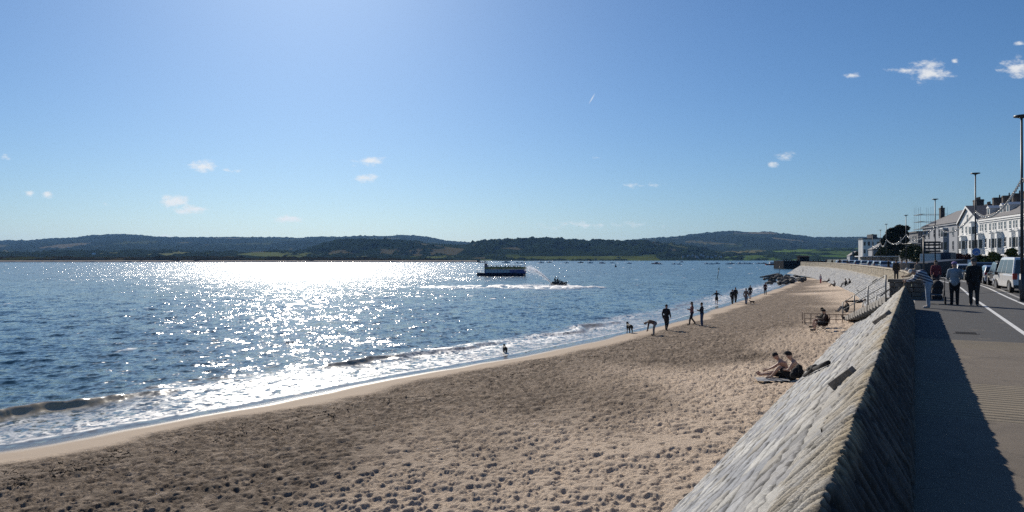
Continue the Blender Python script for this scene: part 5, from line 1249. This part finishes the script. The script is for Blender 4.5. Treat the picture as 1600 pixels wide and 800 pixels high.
sp_ = slope_pt(1254, 590); e = empty('black_bag', (sp_.x-.15, sp_.y, sp_.z), R(20), 'black rucksack beside the sunbathers against the slope', 'bag')
MB().ball((0,0,.15), (.19,.14,.17), 12, 9).ball((.06,.02,.26), (.11,.10,.12), 10, 7).ball((-.16,-.02,.09), (.10,.09,.10), 10, 7).build('bag_body', fab((.012,.012,.014)), e, True); MB().path([(-.1,-.14,.1),(-.12,-.2,.25),(-.08,-.12,.42)], .018).build('strap', fab((.02,.02,.02)), e, True)
for (a, b, w_, lab) in (((1256,590),(1294,571),.045,'long black rolled mat lying up the slope behind the rucksack'),((1262,581),(1274,576),.06,'small black bundle on the slope beside the rolled mat')):
    A_, B_ = slope_pt(*a), slope_pt(*b); m = MB(); m.path([(0,0,.06), (B_-A_)*.5+Vector((0,0,.09)), (B_-A_)+Vector((0,0,.06))], w_, 10); o = m.build('rolled_mat', fab((.012,.012,.015)), None, True); o.location = A_; tag(o, lab, 'mat')

# ------------------------------------------------------------------ dogs
def dog(loc, rz, label, c=(.012,.012,.012), h=.6, headdown=False, slim=1.0, long_=1.0):
    e = empty('dog', loc, rz, label, 'dog'); k = h/.6; L_ = .36*long_
    J = dict(rmp=(0,-L_,.49), bel=(0,0,.49), chs=(0,L_*.8,.47), nk=(0,L_+.08,.57), hd=(0,L_+.19,.66), mz=(0,L_+.34,.62))
    if headdown: J.update(nk=(0,L_+.16,.52), hd=(0,L_+.32,.50), mz=(0,L_+.46,.42))
    J['t1'] = (0,-L_-.14,.46); J['t2'] = (0,-L_-.26,.34)
    for s_, x in (('L',-.085),('R',.085)):
        J['sh'+s_] = (x,L_*.8,.42); J['ek'+s_] = (x,L_*.72,.27); J['wr'+s_] = (x,L_*.82,.12); J['pw'+s_] = (x,L_*.95,.025)
        J['hp'+s_] = (x,-L_*.85,.44); J['kn'+s_] = (x*1.1,-L_*.68,.30); J['hk'+s_] = (x,-L_*1.12,.17); J['pt'+s_] = (x,-L_*1.0,.025)
    J = {q: Vector(v)*k for q, v in J.items()}
    rr_ = dict(rmp=.11,bel=.115,chs=.14,nk=.09,hd=.075,mz=.04,t1=.03,t2=.02,sh=.065,ek=.042,wr=.03,pw=.034,hp=.09,kn=.055,hk=.03,pt=.034)
    R_ = {q: rr_[q if q in rr_ else q[:-1]]*k*slim for q in J}
    E = [('rmp','bel'),('bel','chs'),('chs','nk'),('nk','hd'),('hd','mz'),('rmp','t1'),('t1','t2')]
    for s_ in 'LR': E += [('chs','sh'+s_),('sh'+s_,'ek'+s_),('ek'+s_,'wr'+s_),('wr'+s_,'pw'+s_),('rmp','hp'+s_),('hp'+s_,'kn'+s_),('kn'+s_,'hk'+s_),('hk'+s_,'pt'+s_)]
    ears = [(J['hd']+Vector((s_*.055*k,-.02*k,.03*k)), (.018*k,.03*k,.05*k)) for s_ in (-1,1)]
    link('body', humanoid(J, R_, E, ears, .016), cm_(c, .8, var=.3, scale=9), e, True); MB().tube(J['nk']*.98+J['hd']*.02, J['nk']*.8+J['hd']*.2, .075*k*slim, .07*k*slim, 10).build('collar', cm_((.2,.03,.03), .6, var=0), e, True)
    return e
x, yy, z = gpos(789, 553); dog((x, yy, z-.02), R(8), 'black dog standing in the shallow water, apart from everyone', h=.46, long_=.8)
x, yy, z = gpos(983.5, 520); dog((x, yy, z-.04), R(10), 'black dog standing in the water edge beside the bending person', h=.66, long_=.75)
BEND = dict(pel=(0,-.10,.86), wst=(0,.08,.95), chs=(0,.27,.97), nkb=(0,.40,.96), nck=(0,.46,.94), hd=(0,.56,.88), shL=(-.17,.33,.95), elL=(-.18,.38,.66), wrL=(-.16,.43,.42), haL=(-.15,.45,.34), shR=(.17,.33,.95), elR=(.18,.37,.66), wrR=(.16,.40,.42), haR=(.15,.42,.34), hpL=(-.09,-.10,.84), hpR=(.09,-.10,.84), knL=(-.10,-.02,.48), knR=(.10,.0,.48))
x, yy, z = gpos(1021, 523.5); person((x, yy, z-.01), R(80), 'person in brown top and grey trousers bending right over at the water edge', BEND, top=(.15,.10,.075), legs=(.20,.20,.21), hair=(.22,.16,.12), h=1.62)
x, yy, z = gpos(1175, 475); dog((x, yy, z), R(100), 'tiny dark dog on the sand beside the walker in jeans', h=.36)

# ------------------------------------------------------------------ groyne of rocks
rock_m = mat('dark_weedy_rock', (.085,.078,.07), .85, var=.5, scale=1.5, bump=.08, bscale=3)
def rock_mesh(seed):
    rs = random.Random(seed); bm = bmesh.new(); bmesh.ops.create_icosphere(bm, subdivisions=3, radius=1)
    pl = [(Vector((rs.gauss(0,1),rs.gauss(0,1),rs.gauss(0,1))).normalized(), rs.uniform(.55,.85)) for _ in range(11)]
    for v in bm.verts:
        for n_, d_ in pl:
            t_ = v.co.dot(n_)
            if t_ > d_: v.co -= n_*(t_-d_)
        v.co *= 1+.05*math.sin(v.co.x*7+seed)+.04*math.sin(v.co.y*9)
    me = bpy.data.meshes.new('rock'); bm.to_mesh(me); bm.free(); me.materials.append(rock_m); return me
rms = [rock_mesh(k) for k in range(7)]
rng_ = random.Random(12); k = 0
def rocklab(px, y):
    return '%s dark rock of the groyne, %s its heap' % ('weedy' if k % 2 else 'angular', 'in')
for (px, y, n_, sx, sy, sz) in ((1238,437,26,19,3.0,1.0),(1214,439,12,16,2.6,.85),(1225,431,14,22,1.6,.8),(1200,433,8,16,.8,.6),(1251,434,6,4,2.0,.8)):
    for _ in range(n_):
        qx, qy = px+rng_.uniform(-sx,sx), y+rng_.uniform(-sy,sy)
        x, yy = gp(qx, qy+2, SEA+.2); r_ = rng_.uniform(.55,1.25)*sz
        o = bpy.data.objects.new('rock', rms[k % 7]); col.objects.link(o); o.location = (x, yy, max(gz(x,yy), SEA-.1)+r_*.28+rng_.uniform(0,.35)*sz); r_ *= .82; o.scale = (r_*rng_.uniform(.9,1.5), r_*rng_.uniform(.8,1.2), r_*rng_.uniform(.55,.8)); o.rotation_euler = (rng_.uniform(-.3,.3),rng_.uniform(-.3,.3),rng_.uniform(0,6))
        tag(o, 'dark weedy boulder heaped in the rock groyne at the water edge', 'rock', 'boulders of the rock groyne'); k += 1
# low spur running out from the groyne
A_ = gp(1188,433.5,SEA); B_ = gp(1215,431.5,SEA); m = MB(); m.tube((0,0,.05),(B_[0]-A_[0],B_[1]-A_[1],.5),.22,.5,8,ex=1); o = m.build('groyne_spur', rock_m); o.location = (*A_, SEA); tag(o, 'low dark spur running from the rock heap into the water', 'groyne')
# marker perches
def perch(px, y, hgt, lean, lab, topmark=True):
    x, yy = gp(px, y, SEA); e = empty('channel_marker', (x, yy, SEA-.5), 0, lab, 'marker post', 'marker posts in the water'); m = MB(); m.tube((0,0,0),(lean,0,hgt+.5),.09,.06,8); m.build('post', black_p, e, True)
    if topmark: MB().tube((lean,0,hgt+.5),(lean,0,hgt+1.1),.26,.02,10).build('topmark', mat('green_topmark', (.04,.12,.07), .7), e)
perch(1120.5, 434, 2.3, .45, 'thin leaning marker post standing alone in the water'); perch(1217, 432, 3.2, .2, 'marker post between the rocks and the harbour wall', False); perch(1254, 433, 3.0, .05, 'slim post beside the three bathers', False)
for k_, (px, y, lab) in enumerate(((962,417,'small dark buoy in the mid channel'),)):
    x, yy = gp(px, y, SEA); e = empty('buoy', (x, yy, SEA), 0, lab, 'buoy'); MB().tube((0,0,-.3),(0,0,.7),.7,.6,12).build('float', cm_((.15,.03,.03),.6), e); MB().tube((0,0,.7),(0,0,2.3),.3,.08,8).build('mast', black_p, e)

# harbour pier
Zp = 385; x0, x1 = at(1224,Zp), at(1290,Zp)
e = empty('harbour_pier', (x0, Zp, SEA), R(-2), 'dark timber-faced harbour pier jutting from the end of the sea wall', 'pier')
pm = mat('black_pier_timber', (.016,.018,.022), .95, var=.4, scale=1.2, spec=.05)
MB().box(0,0,-.6,x1-x0,16,4.2).build('quay', pm, e)
for i in range(18): xx = .3+i*1.25; MB().box(xx-.18,-.35,-.6,xx+.18,-.01,4.5).build('fender_pile', pm, e)
m = MB(); m.box(0,-.1,4.9,x1-x0,-.05,5.0).box(0,-.1,4.5,x1-x0,-.05,4.58)
for i in range(15): m.box(i*1.5,-.1,4.2,i*1.5+.06,-.04,5.0)
m.build('railing', pm, e)
o = MB(); o.box(9,2,4.2,14,6,6.2); o.prism([(1.8,6.2),(4,7),(6.2,6.2)],8.8,14.2,'x'); o.build('hut', pm, e)

# ------------------------------------------------------------------ passenger ferry
Zf = 229; e = empty('passenger_ferry', (at(784.5,Zf), Zf, SEA), R(2), 'blue and white double-deck passenger ferry with people on its upper deck', 'ferry')
L_ = 15.3; fx = lambda px: (px-784.5)/F*Zf
hullm = mat('navy_hull_paint', (.012,.018,.045), .4, var=.1, scale=.5, coat=.3); bluep = mat('royal_blue_paint', (.015,.05,.24), .35, var=.08, scale=.5, coat=.4); yel = mat('ochre_panel', (.30,.23,.07), .6, var=.15); wht = mat('boat_white', (.42,.43,.44), .4, var=.04)
def hullmesh(xs_, zt, hw, zb=-.5):      # stations along x: (x, top z, half width)
    m = MB(); n = len(xs_); vs = []
    for x, t_, w_ in zip(xs_, zt, hw): vs += [(x,-w_,t_),(x,-w_*.72,zb*.3),(x,-w_*.3,zb),(x,w_*.3,zb),(x,w_*.72,zb*.3),(x,w_,t_)]
    fs = []
    for i in range(n-1):
        for j in range(5): a = i*6+j; fs.append((a,a+6,a+7,a+1))
        fs.append((i*6+5,i*6+11,i*6+6,i*6))
    fs += [tuple(range(6))[::-1], tuple(range((n-1)*6, n*6))]; return m.add(vs, fs)
xb = fx(745)
hullmesh([xb, xb+.8, xb+2, xb+4, fx(800), fx(821)], [1.05,1.0,.95,.9,.95,1.5], [.25,1.1,1.7,2.1,2.1,1.7]).build('hull', hullm, e)
MB().box(fx(757),-1.95,.85,fx(822),1.95,2.0).build('main_cabin', bluep, e)
MB().box(fx(757),-2.0,2.0,fx(822.5),2.0,2.12).build('upper_deck', wht, e)
for i in range(8):
    x = fx(759)+i*.92; MB().box(x,-1.985,1.05,x+.74,-1.952,1.82).build('window', mat('pale_window', (.42,.50,.55), .25, var=.1) if i == 0 else bpy.data.materials['pale_window'], e); MB().box(x+.76,-1.99,.95,x+.88,-1.952,1.95).build('window_post', wht, e)
m = MB(); m.box(fx(757),-1.97,2.14,fx(822),-1.93,2.78); m.box(fx(757),1.93,2.14,fx(822),1.97,2.78); m.build('deck_screen', yel, e)
m = MB()
for y_ in (-1.95,1.95):
    m.tube((fx(757),y_,3.2),(fx(821),y_,3.2),.025); 
    for i in range(11): x = fx(757)+(fx(821)-fx(757))*i/10; m.tube((x,y_,2.12),(x,y_,3.22),.025)
m.build('railing', wht, e)
MB().tube((fx(820),-.1,1.4),(fx(820),-.1,4.6),.06).tube((fx(757.5),0,2.1),(fx(757.5),0,5.2),.07).tube((fx(757.5),0,4.5),(fx(753),0,4.5),.04).build('mast', hullm, e, True)
w_ = MB(); w_.box(fx(757),-1.2,2.14,fx(762),1.2,3.9); w_ = w_.build('wheelhouse', bluep, e); MB().box(fx(757)+.1,-1.22,3.1,fx(762)-.1,-1.205,3.65).build('wheelhouse_window', glass, w_)
m = MB(); m.tube((xb+.2,0,1.0),(xb+.2,0,1.9),.04).tube((xb+.2,-.1,1.9),(fx(757),-1.8,1.9),.035).tube((xb+1.6,-1.2,.9),(xb+1.6,-1.2,1.9),.03); m.build('bow_rail', wht, e)
pp = []
rr = random.Random(4)
for i in range(14):
    x = fx(764)+i*(fx(813)-fx(764))/13+rr.uniform(-.25,.25); y_ = rr.choice((-1.3,-.8,.4,1.1))
    w = e.matrix_basis @ Vector((x, y_, 0)); loc = (at(784.5,Zf)+x, Zf+y_, SEA+2.12)
    if i < 4: q = person(loc, rr.uniform(0,6.3), '', CHAIR, top=[DK,(.1,.02,.02),(.2,.2,.22),(.02,.03,.08)][i], legs=DK, vox=.05, h=1.6); pp.append(q)
    else: q = copy_tree(pp[i % 4]); q.location = loc; q.rotation_euler.z = rr.uniform(0,6.3)
    q['label'] = 'seated passenger on the open upper deck of the ferry'; q['group'] = 'passengers on the ferry deck'
# jet ski, rider and spray
xj, yj = at(872,146), 146
e = empty('jet_ski', (xj, yj, SEA-.02), R(90+180), 'black jet ski cutting through its own white wake', 'jet ski')
m = MB(); m.add([], []); vs = []
for y_, w_, z_ in ((-1.5,.50,.45),(-.5,.58,.50),(.6,.52,.62),(1.3,.30,.72),(1.75,.04,.78)): vs += [(-w_,y_,z_),(-w_*.9,y_,.15),(0,y_,-.15),(w_*.9,y_,.15),(w_,y_,z_)]
fs = []
for i in range(4):
    for j in range(4): a = i*5+j; fs.append((a,a+5,a+6,a+1))
    fs.append((i*5+4,i*5+9,i*5+5,i*5))
fs += [(4,3,2,1,0),(20,21,22,23,24)]; m = MB().add(vs, fs); m.build('hull', black_p, e)
MB().box(-.2,-1.3,.45,.2,.35,.86,.04,.1).build('seat', cm_((.02,.02,.025),.6), e, bevel=.05); MB().box(-.22,.35,.6,.22,1.1,1.0,.06,.3).build('cowl', cm_((.03,.03,.04),.4), e, bevel=.05); MB().tube((-.36,.55,1.05),(.36,.55,1.05),.025).build('handlebar', black_p, e)
person((xj-.0, yj, SEA+.45), R(270), 'rider in black wetsuit crouched on the jet ski', {**CHAIR, 'haL':(-.22,.5,.72),'haR':(.22,.5,.72),'wrL':(-.22,.43,.70),'wrR':(.22,.43,.70)}, top=DK, legs=DK, vox=.03)
person((xj-.55, yj, SEA+.55), R(270), 'passenger in black wetsuit sitting behind the rider', {**CHAIR, 'haL':(-.2,.4,.6),'haR':(.2,.4,.6),'wrL':(-.2,.33,.6),'wrR':(.2,.33,.6)}, top=DK, legs=DK, vox=.03)
# plume: droplets in an arc behind the jet ski
rs = np.random.RandomState(2); m = MB(); n = 9000; V = []; 
t_ = rs.uniform(0,1,n)**.8; sx_ = xj-1.2-t_*4.9; sz_ = SEA+.3+ t_*5.6*1.05 - t_**2*2.5; sp_r = .03+t_*.24+ (t_>.7)*.3*rs.uniform(0,1,n)
P_ = np.stack([sx_+rs.normal(size=n)*sp_r*.8, yj+rs.normal(size=n)*sp_r, sz_+rs.normal(size=n)*sp_r*.6-t_*rs.exponential(.35,n)], 1)
n2 = 2600; q2 = np.stack([xj+rs.uniform(-7,2.2,n2), yj+rs.normal(size=n2)*1.6-1, SEA+.05+rs.exponential(.16,n2)], 1); P_ = np.concatenate([P_, q2]); n += n2
sz = rs.uniform(.012,.040,n)[:,None]
o3 = rs.normal(size=(n,3,3)); V = (P_[:,None,:]+o3*sz[:,None,:]*1.1).reshape(-1,3); Fc = [(a,a+1,a+2) for a in range(0, n*3, 3)]
spray_m = bpy.data.materials.new('spray_white'); spray_m.use_nodes = True; t = spray_m.node_tree; t.nodes.remove(t.nodes['Principled BSDF'])
a_ = t.nodes.new('ShaderNodeBsdfTranslucent'); b_ = t.nodes.new('ShaderNodeBsdfDiffuse'); a_.inputs[0].default_value = (.95,.96,1,1); b_.inputs[0].default_value = (.9,.92,.95,1); m_ = t.nodes.new('ShaderNodeMixShader'); m_.inputs[0].default_value = .6; t.links.new(b_.outputs[0], m_.inputs[1]); t.links.new(a_.outputs[0], m_.inputs[2]); t.links.new(m_.outputs[0], t.nodes['Material Output'].inputs[0])
me = bpy.data.meshes.new('spray'); me.from_pydata(V.tolist(), [], Fc); tag(link('spray', me, spray_m), 'arching plume of white spray thrown up behind the jet ski', 'spray', kind='stuff')

# ------------------------------------------------------------------ moored boats
bw = mat('boat_gelcoat', (.68,.69,.70), .35, var=.05, scale=1); br_ = mat('boat_red', (.22,.03,.025), .5, var=.1); bd = mat('boat_navy', (.02,.03,.06), .4, var=.1)
def motorboat(lab, x, y, L_, hull, cabin=True, mast=0, rz=0, grp='boats moored across the channel'):
    e = empty('moored_boat', (x, y, SEA), rz, lab, 'boat', grp); h = L_/2; k = L_/7
    hullmesh([-h,-h*.4,h*.3,h*.75,h], [.75*k,.72*k,.85*k,1.05*k,1.25*k], [.95*k,1.2*k,1.15*k,.7*k,.06*k], -.3).build('hull', hull, e)
    if cabin:
        c_ = MB(); c_.box(-h*.35,-.8*k,.7*k,h*.4,.8*k,1.75*k,.2*k,.1*k); c_ = c_.build('cabin', bw, e, bevel=.05); MB().box(-h*.25,-.79*k,1.15*k,h*.28,-.74*k,1.5*k).build('cabin_window', glass, c_)
    if mast:
        MB().tube((0,0,.6*k),(0,0,mast),.09,.06,8).build('mast', wht, e); MB().tube((0,0,1.7*k),(-h*.8,0,1.6*k),.12,.1,8).build('boom', wht, e)
    return e
boats = [(708,409.6,'d',0),(722,409.5,'w',0),(752,410.5,'d',0),(758,410,'d',0),(791,411,'w',9),(808,411.5,'w',0),(815,411.5,'w',0),(845,411,'w',0),(858,410.5,'d',0),(885,411.2,'w',0),(907,410.8,'d',0),(922,411.3,'w',0),(941,411.6,'r',0),(957,411.2,'w',0),(983,412,'w',0),(1025,412.6,'r',0),(1031,413,'w',0),(1053,413,'w',0),(1061,413.3,'w',0),(1065,409.5,'w',8),(1104,412.6,'w',8),(1112,413,'w',0),(1120,412.5,'w',0),(1138,413,'w',0),(1143,412.4,'d',0),(1155,412.6,'w',0),(1163,412.2,'w',9),(1171,412.6,'w',0),(1185,412.4,'w',0),(1193,412,'d',0),(1205,414.2,'r',0),(1213,411.5,'w',0)]
nm = {'w':'white','d':'dark','r':'red-hulled'}
marks = {708:'off the tip of the dune spit',722:'just right of the spit tip',752:'above the bow of the ferry, left of two',758:'above the bow of the ferry, right of two',791:'rising behind the ferry deck',808:'seen over the ferry stern, left of two',815:'seen over the ferry stern, right of two',845:'right of the ferry, above the spray plume',858:'above the left side of the jet ski',885:'above and right of the jet ski',907:'right of the jet ski on the far water',922:'left neighbour of the first red-hulled boat',941:'left of the lone dark buoy',957:'straight above the dark buoy',983:'right of the dark buoy, on open water',1025:'in mid channel, larger of the far ones',1031:'touching the mid-channel red one',1053:'second right of the mid-channel red one',1061:'third right of the mid-channel red one',1065:'close to the far shore with tall mast',1104:'with mast, left of the leaning marker post',1112:'beneath the village, left beside the leaning marker',1120:'directly above the leaning marker post',1138:'right of the leaning marker post',1143:'small one among white hulls right of the marker',1155:'left neighbour of the masted yacht',1163:'yacht with mast in the right-hand moorings',1171:'right neighbour of the masted yacht',1185:'between the moorings and the red workboat',1193:'left neighbour of the red workboat',1205:'workboat nearest to the harbour pier',1213:'between red workboat and pier'}
for px, y, c, mst in boats:
    yb = 404+(y-404)*1.0; Zb = (CH-SEA)*F/(yb-404); Zb = min(Zb, 1050)
    L0_ = 11 if px == 1205 else (9 if px in (1025,791) else rnd.uniform(5,7))
    motorboat('%s %s %s' % (nm[c], 'sailing boat' if mst else 'motorboat', marks[px]), at(px,Zb), Zb, L0_*(Zb/760)**.5, {'w':bw,'d':bd,'r':br_}[c], True, mst, rnd.uniform(-.5,.5)+(math.pi if rnd.random()<.4 else 0))
# village and farm houses on the far shores
bpy.context.view_layer.update(); dg_ = bpy.context.evaluated_depsgraph_get()
def hillspot(px, y):
    o_ = Vector((0,0,CH)); d = Vector(((px-800)/F, 1, (404-y)/F)).normalized(); p0 = o_.copy()
    for _ in range(12):
        hit, loc, n_, i_, ob, m_ = sc.ray_cast(dg_, p0, d)
        if not hit: return None
        if (ob.name.startswith('hill') or ob.name.startswith('shore')): return loc
        p0 = loc+d*.5
vh = [(1067,402.5),(1075,401),(1082,400),(1088,402),(1095,399),(1099,401),(1105,402),(1112,403),(1118,401),(1090,403.5),(1126,402.5)]
for px, y in vh:
    q_ = hillspot(px, y)
    if q_ is None: continue
    e = MB(); e.box(-7,-4,-6,7,4,4).prism([(-4.4,4),(0,7.5),(4.4,4)], -7.2, 7.2, 'x'); o = e.build('village_house', cm_((.42,.41,.40), .8, var=.05)); o.location = q_; o.scale = (.5,.5,.6); o.rotation_euler.z = rnd.uniform(-.6,.6); tag(o, 'small pale house in the village on the far shore', 'house', 'village houses on the far shore')
for px, y, s_, lab in ((107,387,.6,'lone bright white farmhouse high on the left hillside'),(147,398,.7,'white house low behind the dune spit')):
    q_ = hillspot(px, y)
    if q_ is None: continue
    e = MB(); e.box(-7,-4,-20,7,4,4).prism([(-4.4,4),(0,7.5),(4.4,4)], -7.2, 7.2, 'x'); o = e.build('farmhouse', cm_((.7,.7,.68), .7, var=.03)); o.location = q_; o.scale = (s_,)*3; tag(o, lab, 'house')
# seaweed scraps along the upper edge of the wash
rs = np.random.RandomState(9); m = MB()
wm = mat('dry_seaweed', (.035,.028,.018), .9, var=.4)
for k in range(170):
    px = rs.uniform(0,1150); yl = np.interp(px, [0,400,600,800,960,1120], [735,662,618,576,543,492])+rs.normal()*6+abs(rs.normal())*10
    x, yy, z = gp(px, yl, -3.1)[0], gp(px, yl, -3.1)[1], 0; z = gz(x, yy)
    for j in range(5): a = rs.uniform(0,6.28); l = rs.uniform(.02,.09)*(2.2 if k < 9 else 1); ox, oy = rs.normal(size=2)*.06; m.tube((x+ox,yy+oy,z+.015),(x+ox+math.cos(a)*l,yy+oy+math.sin(a)*l,z+.02+rs.uniform(0,.03)*(2 if k<14 else 1)),.012,.006,4)
tag(m.build('seaweed', wm), 'scattered dark scraps of seaweed along the wash line', 'seaweed', kind='stuff')
